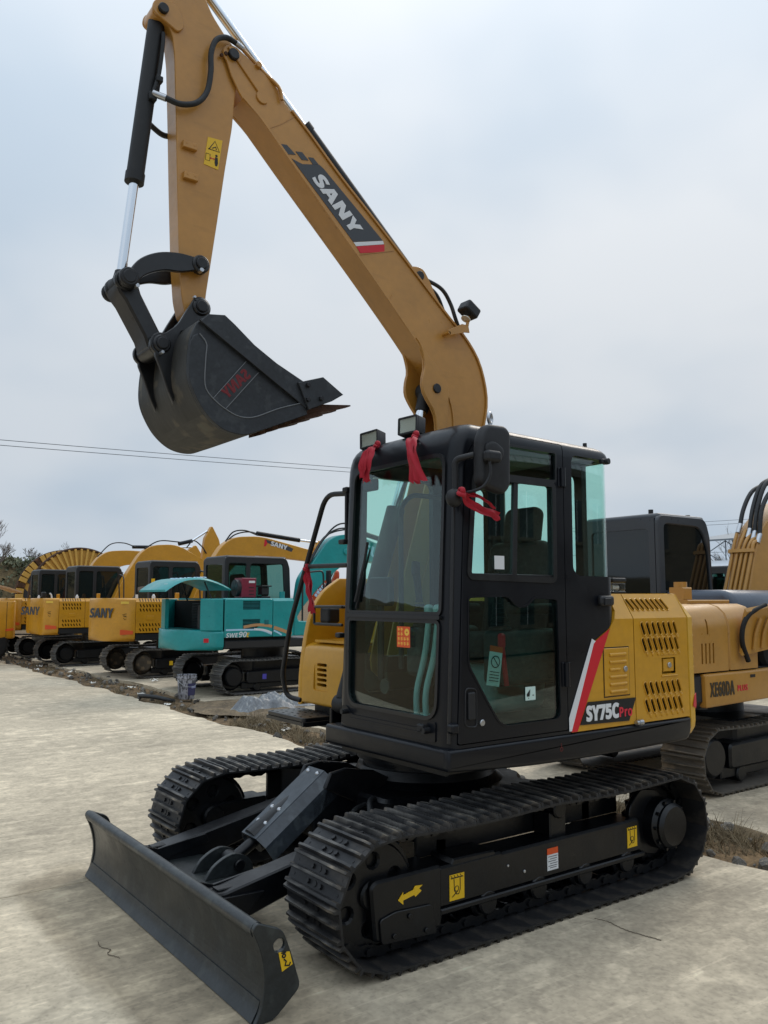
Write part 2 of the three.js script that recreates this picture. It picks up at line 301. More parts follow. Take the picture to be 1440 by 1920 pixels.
// ---------------------------------------------------------------- the excavator in front
const EX = G('excavator');
tag(EX, 'large nearest excavator with black cab, raised amber boom and black dozer blade', 'excavator');
const mirrorZ = g => { const c = g.clone(); c.applyMatrix4(new THREE.Matrix4().makeScale(1, 1, -1)); const p = c.attributes.position, nrm = c.attributes.normal; for (let i = 0; i < p.count; i += 3) for (const a of [p, nrm]) for (const f of ['X', 'Y', 'Z']) { const u = a['get' + f](i + 1), v = a['get' + f](i + 2); a['set' + f](i + 1, v); a['set' + f](i + 2, u); } return c; };
{ // ---- undercarriage
  const o = { xf: 1.075, xr: -1.075, r: 0.281, n: 40, w: 0.45, mat: M.shoe, seed: 5, phase: 0.35 };
  o.link = linkGeo((2.15 * 2 + 2 * Math.PI * 0.281) / 40);
  const tracks = [makeTrack(EX, -0.875, o), makeTrack(EX, 0.875, { ...o, phase: 0.1 })];
  tracks.forEach((t, k) => {
    const f = k ? mirrorZ : g => g, Q = (n, gs, m, p = t) => P(n, [gs].flat(3).map(g => f(clean(g))), m, p);
    Q('track_frame', [
      ext(rounded([[-0.88, 0.185], [0.70, 0.18], [0.70, 0.375], [0.28, 0.378], [0.27, 0.372], [-0.86, 0.375]], 0.02), -0.972, -0.79, { bev: 0.012 }),
      ext([[0.28, 0.30], [0.66, 0.30], [0.60, 0.398], [0.32, 0.392]], -0.967, -0.80, { bev: 0.008 }),
      ext(rounded([[0.69, 0.10], [1.09, 0.115], [1.115, 0.36], [1.09, 0.385], [0.69, 0.39]], 0.025), -0.985, -0.79, { bev: 0.012 }),
      box(-0.87, 0.70, 0.375, 0.60 - 0.06, -0.80, -0.775, 0.004), box(-0.88, 0.70, 0.155, 0.183, -0.99, -0.79, 0.006),
      ext(rounded([[-1.07, 0.12], [-0.86, 0.17], [-0.80, 0.42], [-0.92, 0.53], [-1.1, 0.50], [-1.16, 0.3]], 0.05), -0.94, -0.905, { bev: 0.004 }),
    ], M.chassis);
    Q('cover_plate', [ext(rounded([[0.73, 0.085], [1.06, 0.105], [1.07, 0.215], [0.98, 0.235], [0.76, 0.225]], 0.02), -0.996, -0.984, { bev: 0.003 }), pin(0.80, 0.115, -1.006, -0.99, 0.012), pin(0.99, 0.13, -1.006, -0.99, 0.012), pin(0.90, 0.2, -1.006, -0.99, 0.012)], M.chassis);
    Q('roller_bracket', [box(-0.265, -0.135, 0.36, 0.50, -0.93, -0.80, 0.008), pin(-0.20, 0.515, -0.95, -0.80, 0.05)], M.chassis);
    for (const x of [-0.74, -0.37, 0, 0.37, 0.74]) Q('roller', [pin(x, 0.145, -0.975, -0.775, 0.062), pin(x, 0.145, -0.94, -0.90, 0.085), pin(x, 0.145, -0.85, -0.81, 0.085)], M.chassis);
    Q('idler', [ext(disc(1.075, 0.313, 0.24, 40), -0.93, -0.82, { bev: 0.01, holes: [0.6, 1.65, 2.7, 3.74, 4.79, 5.84].map(a => disc(1.075 + 0.15 * Math.cos(a), 0.313 + 0.15 * Math.sin(a), 0.032, 12)) }), pin(1.075, 0.313, -0.955, -0.765, 0.07), cyl([1.075, 0.313, -0.9], [1.075, 0.313, -0.85], 0.262, 0.262, 40)], M.chassis);
    const teeth = []; for (let i = 0; i < 42; i++) { const a = i / 42 * 2 * Math.PI, rr = i % 2 ? 0.215 : 0.25; teeth.push([-1.075 + rr * Math.cos(a), 0.313 + rr * Math.sin(a)]); }
    Q('sprocket', [ext(teeth, -0.895, -0.855, { bev: 0.003 }), pin(-1.075, 0.313, -1.03, -0.80, 0.15, 32), pin(-1.075, 0.313, -1.068, -1.02, 0.132, 32), ...Array.from({ length: 10 }, (_, i) => cyl([-1.075 + 0.14 * Math.cos(i * 0.628), 0.313 + 0.14 * Math.sin(i * 0.628), -1.02], [-1.075 + 0.14 * Math.cos(i * 0.628), 0.313 + 0.14 * Math.sin(i * 0.628), -1.038], 0.010, 0.010, 6))], M.chassis);
    if (!k) {
      // stickers on the outer face
      const sticker = (x, y, w, h, mark) => { const s = Q('tie_down_sticker', box(x - w / 2, x + w / 2, y - h / 2, y + h / 2, -0.9745, -0.9725, 0), M.stickerY); P('sticker_print', mark(x, y), M.ink, t); return s; };
      const hook = (x, y) => [box(x - 0.04, x + 0.04, y + 0.042, y + 0.047, -0.9758, -0.9748, 0), ...[-0.03, -0.01, 0.01, 0.03].map(d => ext([[x + d, y + 0.047], [x + d + 0.004, y + 0.047], [x + d + 0.012, y + 0.058], [x + d + 0.008, y + 0.058]], -0.9758, -0.9748)), ribbonZ([[x - 0.022, y + 0.04], [x - 0.022, y - 0.015], [x - 0.012, y - 0.036], [x + 0.004, y - 0.036], [x + 0.02, y - 0.015], [x + 0.022, y + 0.04]], 0.004), ribbonZ(disc(x + 0.002, y - 0.008, 0.014, 12).concat([[x + 0.016, y - 0.008]]), 0.003), ribbonZ([[x - 0.008, y - 0.02], [x + 0.03, y - 0.045]], 0.004)];
      sticker(0.585, 0.265, 0.096, 0.122, hook); sticker(-0.785, 0.278, 0.09, 0.116, hook);
      P('warning_label', box(-0.145, -0.06, 0.218, 0.30, -0.9745, -0.9725, 0), M.white, t); P('warning_label', box(-0.145, -0.06, 0.3005, 0.333, -0.9745, -0.9725, 0), M.orange, t);
      P('label_print', [0.288, 0.276, 0.264, 0.252, 0.240, 0.230].map((y, i) => box(-0.138 + (i % 3) * 0.004, -0.067 - (i % 2) * 0.012, y, y + 0.003, -0.9756, -0.9748, 0)), M.graphite, t);
      const A = [0.895, 0.292]; P('arrow_decal', ext([[A[0] + 0.065, A[1] - 0.012], [A[0] + 0.035, A[1] - 0.037], [A[0] + 0.035, A[1] - 0.018], [A[0] - 0.03, A[1] - 0.006], [A[0] - 0.038, A[1] - 0.016], [A[0] - 0.075, A[1] + 0.005], [A[0] - 0.06, A[1] + 0.018], [A[0] - 0.082, A[1] + 0.030], [A[0] - 0.035, A[1] + 0.034], [A[0] - 0.024, A[1] + 0.018], [A[0] + 0.035, A[1] + 0.006], [A[0] + 0.035, A[1] + 0.02]], -0.9885, -0.9865), M.stickerY, t);
      P('weld_tag', [pin(0.235, 0.30, -0.978, -0.97, 0.006), pin(0.115, 0.25, -0.978, -0.97, 0.008)], M.bolt, t);
    }
  });
  // centre frame
  const C = P('lower_frame', [
    extY(rounded([[0.62, -0.42], [0.62, 0.42], [0.34, 0.50], [0.62, 0.80], [0.46, 0.80], [0.16, 0.56], [-0.16, 0.56], [-0.5, 0.80], [-0.66, 0.80], [-0.4, 0.44], [-0.55, 0.3], [-0.55, -0.3], [-0.4, -0.44], [-0.66, -0.80], [-0.5, -0.80], [-0.16, -0.56], [0.16, -0.56], [0.46, -0.80], [0.62, -0.80], [0.34, -0.50]], 0.05), 0.36, 0.575, { bev: 0.02 }),
    ext([[0.30, 0.575], [0.55, 0.60], [0.82, 0.62], [0.92, 0.55], [0.9, 0.36], [0.55, 0.34], [0.3, 0.36]], -0.14, 0.14, { bev: 0.012 }),
    ext([[0.3, 0.58], [0.50, 0.68], [0.70, 0.715], [0.80, 0.70], [0.84, 0.62], [0.6, 0.5]], -0.155, -0.125, { bev: 0.006 }), ext([[0.3, 0.58], [0.50, 0.68], [0.70, 0.715], [0.80, 0.70], [0.84, 0.62], [0.6, 0.5]], 0.125, 0.155, { bev: 0.006 }),
    loft([0, 1, 2].map(i => disc(0, 0, [0.50, 0.44, 0.42][i], 48).map(p => V(p[0], [0.57, 0.61, 0.66][i], -p[1])))),
  ], M.chassis, EX);
  P('slew_ring', [cyl([0, 0.65, 0], [0, 0.80, 0], 0.39, 0.39, 56), cyl([0, 0.70, 0], [0, 0.735, 0], 0.43, 0.43, 56)], M.chassis, EX);
  // travel hoses under the guard
  P('travel_hose', [tube([[0.55, 0.52, -0.2], [0.75, 0.5, -0.3], [0.78, 0.42, -0.38], [0.6, 0.36, -0.52]], 0.016), tube([[0.5, 0.54, -0.24], [0.68, 0.56, -0.36], [0.7, 0.45, -0.46], [0.5, 0.38, -0.56]], 0.016)], M.hose, C);

  // dozer blade
  const B = G('dozer_blade', EX);
  const prof = smooth([[1.775, 0.362], [1.752, 0.33], [1.728, 0.265], [1.715, 0.19], [1.716, 0.12], [1.735, 0.05], [1.764, 0.004]], 18);
  const back = prof.map(p => [p[0] - 0.024, p[1]]).reverse();
  P('moldboard', [ext([...prof, ...back], -1.085, 1.085), ...[-1, 1].map(() => null).filter(Boolean), cyl([1.748, 0.358, -1.09], [1.748, 0.358, 1.09], 0.029, 0.029, 16)], M.bladeM, B);
  P('cutting_edge', ribbon(prof.filter(p => p[1] < 0.095), 0.005, -1.088, 1.088), M.bladeM, B);
  const side = rounded([[1.765, 0.0, 0.01], [1.735, 0.05, 0.06], [1.716, 0.16, 0.1], [1.735, 0.27, 0.06], [1.778, 0.365, 0.02], [1.758, 0.390, 0.02], [1.64, 0.342, 0.03], [1.60, 0.245], [1.552, 0.100, 0.03], [1.675, -0.0 + 0.002, 0.03]], 0.03);
  for (const s of [-1, 1]) P('end_plate', ext(side, s * 1.1 - 0.011, s * 1.1 + 0.011, { bev: 0.003, holes: [disc(1.656, 0.284, 0.026, 16)] }), M.bladeM, B);
  P('hook_sticker', ext([[1.66, 0.257], [1.609, 0.250], [1.594, 0.198], [1.643, 0.180]], -1.1135, -1.1115), M.stickerY, B);
  P('sticker_print', [ribbonZ(disc(1.636, 0.240, 0.010, 10).concat([[1.646, 0.240]]), 0.006, -1.1155, -1.1140), ribbonZ([[1.634, 0.229], [1.622, 0.217], [1.628, 0.203], [1.612, 0.200], [1.608, 0.210]], 0.006, -1.1155, -1.1140), box(1.626, 1.648, 0.250, 0.255, -1.1155, -1.1140, 0)], M.ink, B);
  for (const s of [-1, 1]) {
    const z = s * 0.42;
    P('push_arm', [ext(rounded([[1.705, 0.20], [1.71, 0.315], [1.6, 0.30], [0.9, 0.435], [0.70, 0.47], [0.62, 0.42], [0.66, 0.36], [0.9, 0.32], [1.5, 0.16], [1.66, 0.11], [1.70, 0.13]], 0.02), z - 0.065, z + 0.065, { bev: 0.008 }), pin(0.70, 0.41, z - 0.10, z + 0.10, 0.06)], M.chassis, B);
    P('gusset', [ext([[1.72, 0.35], [1.72, 0.22], [1.3, 0.30], [1.32, 0.345], [1.45, 0.33], [1.6, 0.31]], z - s * 0.065 - 0.008, z - s * 0.065 + 0.008, { bev: 0.002 }), ext(smooth([[1.70, 0.04], [1.6, 0.08], [1.48, 0.2], [1.40, 0.28]], 10).concat([[1.7, 0.29]]), z + s * 0.075 - 0.01, z + s * 0.075 + 0.01, { bev: 0.002 }), box(1.2, 1.62, 0.295, 0.312, z - 0.03, z + 0.03, 0.004).rotateZ(0)], M.chassis, B);
  }
  P('deck_plate', [extY([[1.70, -0.36], [1.70, 0.36], [1.35, 0.36], [1.25, 0.24], [1.25, -0.24], [1.35, -0.36]], 0.215, 0.235, { bev: 0.004 })], M.bladeM, B);
  for (const z of [-0.075, 0.075]) P('cylinder_lug', ext(smooth([[1.52, 0.235], [1.47, 0.30], [1.36, 0.345], [1.26, 0.30], [1.24, 0.235]], 16), z - 0.012, z + 0.012, { bev: 0.003 }), M.bladeM, B);
  P('lug_pin', pin(1.33, 0.285, -0.11, 0.11, 0.03), M.chassis, B);
  const cy = G('blade_cylinder', EX);
  P('cylinder_rod', [cyl([1.33, 0.285, 0], [1.10, 0.42, 0], 0.032), pin(1.33, 0.285, -0.05, 0.05, 0.048)], M.chassis, cy);
  P('cylinder_barrel', cyl([1.20, 0.365, 0], [0.78, 0.61, 0], 0.072, 0.072, 24), M.chassis, cy);
  const gd = V(1.228, 0.395, 0), ge = V(0.80, 0.70, 0), dir = ge.clone().sub(gd), len = dir.length(), ang = Math.atan2(-dir.y, -dir.x);
  const gg = [rboxU(0, len, -0.006, 0.004, -0.085, 0.085), ...[-1, 1].map(s => { const q = box(0, len, -0.006, 0.002, -0.035, 0.035, 0.001); q.rotateX(s * 0.72); q.translate(0, -0.024, s * 0.111); return q; }), ...[-1, 1].map(s => box(0, len, -0.14, -0.045, s * 0.136 - 0.004, s * 0.136 + 0.004, 0.001))];
  gg.forEach(q => { q.rotateZ(ang); q.translate(ge.x, ge.y, 0); });
  P('cylinder_guard', gg, M.guard, cy);
  const bl = []; for (const [s, z] of [[0.10, 0.045], [0.10, -0.035], [0.205, 0.045], [0.205, -0.035], [len - 0.03, 0.05], [len - 0.03, -0.05]]) { const q = new THREE.LatheGeometry([[0, 0.012], [0.007, 0.011], [0.0125, 0.006], [0.0145, 0]].map(p => new THREE.Vector2(...p)), 12); q.translate(len - s, 0.003, z); q.rotateZ(ang); q.translate(ge.x, ge.y, 0); bl.push(q); }
  bl.forEach(q => P('bolt', q, M.bolt, cy));
}
function rboxU(x0, x1, y0, y1, z0, z1) { return box(x0, x1, y0, y1, z0, z1, 0.0015); }
function ribbonZ(pts, t, z0 = -0.9760, z1 = -0.9748) { return ribbon(pts, t, z0, z1); }

// ---- boom, arm, bucket: centre plane of the digging gear
const ZC = 0.215;
const boomTop = [[1.333, 4.996], [1.184, 4.920], [1.057, 4.852], [1.022, 4.790], [0.956, 4.722], [0.842, 4.628], [0.590, 4.403], [0.310, 4.178], [0.060, 3.972], [-0.345, 3.634], [-0.489, 3.520], [-0.600, 3.387], [-0.660, 3.231], [-0.679, 3.090], [-0.651, 2.930], [-0.56, 2.60], [-0.40, 2.15], [-0.22, 1.70], [-0.08, 1.32]];
const boomBot = [[1.422, 4.887], [1.368, 4.807], [1.288, 4.684], [1.179, 4.605], [1.123, 4.552], [0.965, 4.397], [0.335, 3.795], [-0.020, 3.440]];
const bossLine = [[-0.020, 3.440], [-0.069, 3.392], [-0.105, 3.26], [-0.088, 3.19], [-0.085, 3.10], [-0.125, 3.03], [-0.185, 2.95], [-0.205, 2.83], [-0.16, 2.60], [-0.06, 2.25], [0.06, 1.85], [0.17, 1.45], [0.21, 1.28]];
{
  const BM = G('boom', EX);
  const tipArc = Array.from({ length: 9 }, (_, i) => { const a = 1.95 - i * 0.34 - 0.1; return [1.358 + 0.064 * Math.cos(a), 4.934 + 0.064 * Math.sin(a)]; });
  const web = [...smooth(boomTop, 70).reverse(), ...tipArc, ...smooth(boomBot.slice(1), 40), ...smooth(bossLine, 40).slice(1), [0.20, 1.21], [0.13, 1.15], [0.03, 1.15], [-0.05, 1.22]];
  for (const [a, b] of [[0.120, 0.134], [0.296, 0.310]]) P('side_plate', toCreasedNormals(ext(web, a, b, { bev: 0.003 }), 0.4), M.boom, BM);
  const topT = smooth(boomTop.slice(4), 60), botT = smooth([...boomBot.slice(2), [-0.12, 3.33], [-0.28, 3.16], [-0.36, 2.95], [-0.33, 2.6], [-0.2, 2.15], [-0.02, 1.6]], 70);
  P('top_plate', ribbon(topT.map(p => [p[0], p[1]]), -0.014, 0.108, 0.322), M.boom, BM);
  P('bottom_plate', ribbon(botT, -0.014, 0.111, 0.319), M.boom, BM);
  P('tip_bulkhead', ribbon([[1.0, 4.745], [1.10, 4.72], [1.19, 4.63]], 0.012, 0.13, 0.30), M.boom, BM);
  // doubler plates at the tip and at the lift cylinder
  const dbl = [...Array.from({ length: 9 }, (_, i) => { const a = 0.72 + i * 0.39; return [1.358 + 0.05 * Math.cos(a), 4.934 + 0.05 * Math.sin(a)]; }), ...Array.from({ length: 7 }, (_, i) => { const a = 3.9 + i * 0.5; return [1.158 + 0.042 * Math.cos(a), 4.738 + 0.042 * Math.sin(a)]; })];
  for (const [a, b] of [[0.108, 0.121], [0.309, 0.322]]) P('tip_doubler', toCreasedNormals(ext(dbl, a, b, { bev: 0.003 }), 0.5), M.boom, BM);
  const dpl = [...smooth([[-0.030, 3.445], [-0.072, 3.392], [-0.108, 3.26], [-0.090, 3.19], [-0.087, 3.10], [-0.127, 3.03], [-0.187, 2.95], [-0.21, 2.80], [-0.15, 2.55]], 30), ...smooth([[-0.24, 2.6], [-0.282, 2.82], [-0.308, 2.97], [-0.318, 3.13], [-0.268, 3.236], [-0.135, 3.345], [-0.05, 3.44]], 30)];
  for (const [a, b] of [[0.104, 0.1205], [0.3095, 0.326]]) P('lift_doubler', toCreasedNormals(ext(dpl, a, b, { bev: 0.004 }), 0.5), M.boom, BM);
  for (const z of [0.1185, 0.3105]) P('weld_seam', [ribbon([[0.46, 3.912], [0.15, 4.020]], 0.004, z - 0.002, z + 0.002), ribbon([[1.12, 4.55], [1.02, 4.62], [0.93, 4.70]], 0.004, z - 0.002, z + 0.002), ribbon([[0.19, 3.665], [0.165, 3.71]], 0.004, z - 0.002, z + 0.002)], M.edge, BM);
  P('pivot_pin', [pin(1.358, 4.934, 0.094, 0.336, 0.034)], M.plastic, BM);
  P('lift_pin', [pin(-0.209, 3.118, 0.092, 0.338, 0.034)], M.plastic, BM);
  P('foot_pin', [pin(0.08, 1.24, 0.05, 0.38, 0.05)], M.plastic, BM);
  P('keeper_bolt', [pin(1.405, 4.925, 0.112, 0.13, 0.012), pin(1.43, 4.91, 0.118, 0.135, 0.009)], M.rust, BM);
  // lugs of the arm cylinder
  const lug = rounded([[0.02, 3.935], [-0.04, 3.965, 0.04], [-0.12, 3.965, 0.06], [-0.185, 3.88, 0.08], [-0.24, 3.78, 0.1], [-0.37, 3.64, 0.02], [-0.30, 3.60], [-0.1, 3.82]], 0.02);
  for (const [a, b] of [[0.135, 0.150], [0.28, 0.295]]) P('cylinder_lug', ext(lug, a, b, { bev: 0.003 }), M.boom, BM);
  P('lug_pin', pin(-0.088, 3.905, 0.12, 0.31, 0.032), M.plastic, BM);
  // decal on the side: dark band, lettering, stripes
  const D = (n, pts, m) => P(n, ext(pts, 0.1175, 0.1192), m, BM);
  D('logo_band', [[0.947, 4.414], [0.870, 4.402], [0.744, 4.438], [0.712, 4.422], [0.243, 4.066], [0.480, 3.994]], M.graphite);
  D('logo_band_stripe', [[0.478, 3.992], [0.241, 4.064], [0.232, 4.043], [0.458, 3.971]], M.white);
  D('logo_band_stripe', [[0.456, 3.969], [0.228, 4.042], [0.228, 3.990], [0.424, 3.932]], M.red);
  for (const q of [[[1.028, 4.482], [0.983, 4.492], [0.918, 4.448], [0.978, 4.432]], [[0.920, 4.470], [0.872, 4.480], [0.824, 4.441], [0.874, 4.429]], [[0.828, 4.461], [0.790, 4.470], [0.750, 4.438], [0.793, 4.425]]]) D('logo_check', q, M.graphite);
  const u = V(0.42 - 0.78, 4.062 - 4.362, 0).normalize(), v = V(-u.y * -1, u.x * -1, 0); v.set(0.30, 0.95, 0).addScaledVector(u, 0).normalize();
  { const g = letters('SANY', 0.088, [0, 0, 0], [1, 0, 0], [0, 1, 0], { sx: 1.22, bold: 0.004, depth: 0.002 }); g.computeBoundingBox(); const w = g.boundingBox.max.x - g.boundingBox.min.x, h = g.boundingBox.max.y - g.boundingBox.min.y;
    const a = V(0.800, 4.323, 0), b = V(0.726, 4.393, 0), c = V(0.485, 4.044, 0), dd = V(0.397, 4.095, 0); const U = c.clone().add(dd).sub(a).sub(b).multiplyScalar(0.5 / w), W = b.clone().add(dd).sub(a).sub(c).multiplyScalar(0.5 / h), O = a.clone().add(b).add(c).add(dd).multiplyScalar(0.25);
    g.applyMatrix4(new THREE.Matrix4().makeBasis(U, W, V(0, 0, -1)).setPosition(O.x, O.y, 0.117)); P('logo_lettering', g, M.white, BM); }
  // hoses and pipes along the boom
  P('boom_pipe', [tube([[1.30, 5.012, 0.13], [1.15, 4.915, 0.128], [1.05, 4.83, 0.10], [1.03, 4.76, 0.10]], 0.011), pin(1.19, 4.935, 0.10, 0.16, 0.02)], M.boom, BM);
  P('boom_hose', [tube([[-0.16, 3.93, 0.2], [-0.30, 3.86, 0.15], [-0.38, 3.77, 0.15], [-0.42, 3.66, 0.14], [-0.5, 3.53, 0.15]], 0.014), tube([[-0.18, 3.93, 0.25], [-0.33, 3.86, 0.25], [-0.42, 3.75, 0.27], [-0.52, 3.56, 0.26]], 0.014)], M.hose, BM);
  // work lamp on the boom
  const lamp = [rbox(0.13, 0.085, 0.11, 0.018)]; lamp.forEach(g => { g.rotateZ(0.55); g.translate(-0.475, 3.715, 0.06); });
  P('work_lamp', lamp, M.plastic, BM);
  { const g = ext(disc(0, 0, 0.035, 20), 0, 0.006); g.rotateX(Math.PI / 2); g.rotateZ(0.55 + 0.0); g.translate(-0.475 + 0.03, 3.70 - 0.05, 0.06); P('lamp_lens', g, M.reflector, BM); }
  P('lamp_bracket', [ext([[-0.29, 3.50], [-0.27, 3.53], [-0.40, 3.60], [-0.46, 3.60], [-0.47, 3.55], [-0.43, 3.545]], 0.05, 0.06, { bev: 0.001 }), cyl([-0.455, 3.60, 0.06], [-0.475, 3.68, 0.06], 0.012), pin(-0.285, 3.515, 0.05, 0.125, 0.012)], M.boom, BM);

  // arm
  const ARM = P('arm', toCreasedNormals(ext(rounded([[1.326, 4.712], [1.290, 4.85, 0.1], [1.30, 4.98, 0.06], [1.352, 5.020, 0.05], [1.399, 5.060], [1.48, 5.15], [1.526, 5.231], [1.57, 5.40], [1.60, 5.53], [1.70, 5.56], [1.77, 5.49], [1.78, 5.33], [1.775, 5.17], [1.80, 5.105, 0.06], [1.855, 5.06, 0.05], [1.85, 4.990, 0.06], [1.765, 4.985, 0.05], [1.730, 4.93, 0.06], [1.712, 4.80], [1.692, 4.415], [1.676, 4.058], [1.652, 3.589], [1.632, 3.38], [1.605, 3.275, 0.06], [1.545, 3.25, 0.05], [1.49, 3.30, 0.05], [1.484, 3.42], [1.425, 3.865], [1.381, 4.212], [1.341, 4.489]], 0.03), 0.145, 0.285, { bev: 0.007, bseg: 2 }), 0.35), M.boom, EX);
  for (const [z0, z1] of [[0.128, 0.146], [0.284, 0.302]]) P('cylinder_lobe', ext(rounded([[1.86, 5.01], [1.85, 5.08], [1.79, 5.115], [1.70, 5.10], [1.66, 4.99], [1.70, 4.94], [1.75, 4.965], [1.80, 4.985]], 0.03), z0, z1, { bev: 0.004 }), M.boom, ARM);
  P('lobe_pin', pin(1.796, 5.041, 0.105, 0.325, 0.030), M.plastic, ARM);
  P('tail_pin', pin(1.665, 5.475, 0.11, 0.32, 0.035), M.plastic, ARM);
  for (const y of [4.278, 4.094]) P('mounting_block', [box(1.57 - (y > 4.2 ? 0 : 0.010), 1.655 - (y > 4.2 ? 0 : 0.010), y - 0.02, y + 0.02, 0.118, 0.1455, 0.003), ...[1.588, 1.635].map(x => pin(x - (y > 4.2 ? 0 : 0.010), y + 0.006, 0.116, 0.12, 0.006))], M.boom, ARM);
  P('danger_sticker', ext([[1.497, 4.379], [1.404, 4.386], [1.428, 4.196], [1.519, 4.205]], 0.1425, 0.1440), M.stickerY, ARM);
  P('sticker_print', [ribbonZ([[1.493, 4.305], [1.452, 4.368], [1.420, 4.306], [1.493, 4.305]], 0.005, 0.1412, 0.1422), ribbonZ([[1.47, 4.32], [1.445, 4.335], [1.44, 4.315]], 0.006, 0.1412, 0.1422), ribbonZ([[1.505, 4.275], [1.508, 4.235], [1.485, 4.235], [1.482, 4.275], [1.505, 4.275]], 0.003, 0.1412, 0.1422), ext(disc(1.441, 4.278, 0.008, 10), 0.1412, 0.1422), ext([[1.449, 4.268], [1.433, 4.268], [1.430, 4.235], [1.436, 4.215], [1.448, 4.215], [1.452, 4.235]], 0.1412, 0.1422)], M.ink, ARM);
  P('sticker_arrow', [box(1.455, 1.477, 4.252, 4.256, 0.1412, 0.1422, 0), ext([[1.482, 4.254], [1.474, 4.262], [1.474, 4.246]], 0.1412, 0.1422), ext([[1.450, 4.254], [1.458, 4.262], [1.458, 4.246]], 0.1412, 0.1422)], M.red, ARM);

  // arm cylinder above the boom
  const AC = G('arm_cylinder', EX), a0 = V(-0.088, 3.905, ZC), a1 = V(1.665, 5.475, ZC), ad = a1.clone().sub(a0).normalize(), A = t => a0.clone().addScaledVector(ad, t);
  P('cylinder_barrel', [cyl(A(0.05), A(1.20), 0.052, 0.052, 28), cyl(A(1.16), A(1.215), 0.058, 0.058, 28), pin(a0.x, a0.y, 0.155, 0.275, 0.055)], M.barrel, AC);
  P('cylinder_rod', [cyl(A(1.21), A(2.30), 0.029, 0.029, 22), pin(a1.x, a1.y, 0.165, 0.265, 0.055)], M.chrome, AC);

  // lift cylinder in front of the boom foot
  const LC = G('lift_cylinder', EX), l0 = V(0.47, 1.02, ZC), l1 = V(-0.209, 3.118, ZC), ld = l1.clone().sub(l0).normalize(), Lp = t => l0.clone().addScaledVector(ld, t);
  P('cylinder_barrel', [cyl(Lp(0.03), Lp(1.32), 0.062, 0.062, 26), pin(l0.x, l0.y, 0.15, 0.28, 0.06)], M.barrel, LC);
  P('cylinder_rod', cyl(Lp(1.3), Lp(2.15), 0.034, 0.034, 22), M.chrome, LC);
  P('rod_eye', [pin(l1.x, l1.y, 0.155, 0.275, 0.062, 26), cyl(Lp(2.05), Lp(2.17), 0.045, 0.055)], M.barrel, LC);

  // bucket cylinder
  const BC = G('bucket_cylinder', EX), b0 = V(1.796, 5.041, ZC), b1 = V(1.962, 3.392, ZC), bd = b1.clone().sub(b0).normalize(), Bp = t => b0.clone().addScaledVector(bd, t);
  P('cylinder_barrel', [cyl(Bp(0.04), Bp(1.03), 0.049, 0.049, 28), cyl(Bp(0.99), Bp(1.045), 0.054, 0.054, 28), pin(b0.x, b0.y, 0.155, 0.275, 0.05), cyl(Bp(0.38).add(V(-0.05, 0, 0)), Bp(0.46).add(V(-0.05, 0, 0)), 0.02)], M.barrel, BC);
  P('cylinder_rod', [cyl(Bp(1.04), Bp(1.62), 0.027, 0.027, 22)], M.chrome, BC);
  P('rod_eye', [pin(b1.x, b1.y, 0.16, 0.27, 0.052), cyl(Bp(1.58), Bp(1.65), 0.035, 0.045)], M.barrel, BC);
  P('cylinder_pipe', [tube([Bp(0.12).add(V(-0.03, 0, -0.055)), Bp(0.2).add(V(-0.035, 0, -0.06)), Bp(0.4).add(V(-0.035, 0, -0.06)), Bp(0.5).add(V(-0.02, 0, -0.06))], 0.012), rbox(0.04, 0.035, 0.04, 0.006, Bp(0.42).x - 0.04, Bp(0.42).y, 0.155), rbox(0.045, 0.05, 0.05, 0.008, Bp(0.53).x - 0.02, Bp(0.53).y, 0.17)], M.barrel, BC);
  P('hydraulic_hose', [tube([[1.825, 4.53, 0.155], [1.77, 4.507, 0.12], [1.686, 4.494, 0.105], [1.59, 4.535, 0.10], [1.53, 4.622, 0.10], [1.508, 4.76, 0.098], [1.508, 4.88, 0.098], [1.474, 4.975, 0.10], [1.41, 5.017, 0.105], [1.335, 5.015, 0.115]], 0.0165, { rad: 12, seg: 90 }), tube([[1.85, 4.44, 0.26], [1.78, 4.405, 0.28], [1.70, 4.39, 0.30], [1.6, 4.45, 0.32], [1.5, 4.7, 0.325], [1.42, 4.99, 0.32], [1.30, 5.01, 0.31]], 0.0165, { rad: 10, seg: 60 })], M.hose, BC);
  P('hose_ferrule', [cyl([1.828, 4.532, 0.157], [1.765, 4.505, 0.118], 0.0195, 0.0195, 14), cyl([1.345, 5.016, 0.113], [1.295, 5.006, 0.122], 0.018, 0.016, 12)], M.bolt, BC);

  // bucket linkage
  const arcL = smooth([[1.962, 3.425], [1.90, 3.515], [1.80, 3.578], [1.68, 3.606], [1.56, 3.606]], 20), arcB = smooth([[1.56, 3.535], [1.66, 3.50], [1.76, 3.485], [1.86, 3.435], [1.915, 3.375]], 20);
  for (const [z0, z1] of [[0.088, 0.118], [0.312, 0.342]]) { const k = P('rocker_link', [toCreasedNormals(ext([...arcL, ...arcB], z0, z1, { bev: 0.005 }), 0.4), pin(1.545, 3.571, z0 - 0.012, z1 + 0.012, 0.052, 26), pin(1.95, 3.392, z0 - 0.006, z1 + 0.006, 0.054, 26)], M.satin, EX); }
  P('rocker_pin', [pin(1.545, 3.571, 0.062, 0.368, 0.034)], M.plastic, EX);
  P('rocker_pin', [pin(1.962, 3.392, 0.045, 0.385, 0.038), pin(1.962, 3.392, 0.05, 0.08, 0.052), pin(1.962, 3.392, 0.35, 0.38, 0.052)], M.plastic, EX);
  P('pin_bolt', [pin(1.553, 3.525, 0.05, 0.09, 0.012), pin(1.915, 3.355, 0.06, 0.10, 0.012)], M.bolt, EX);
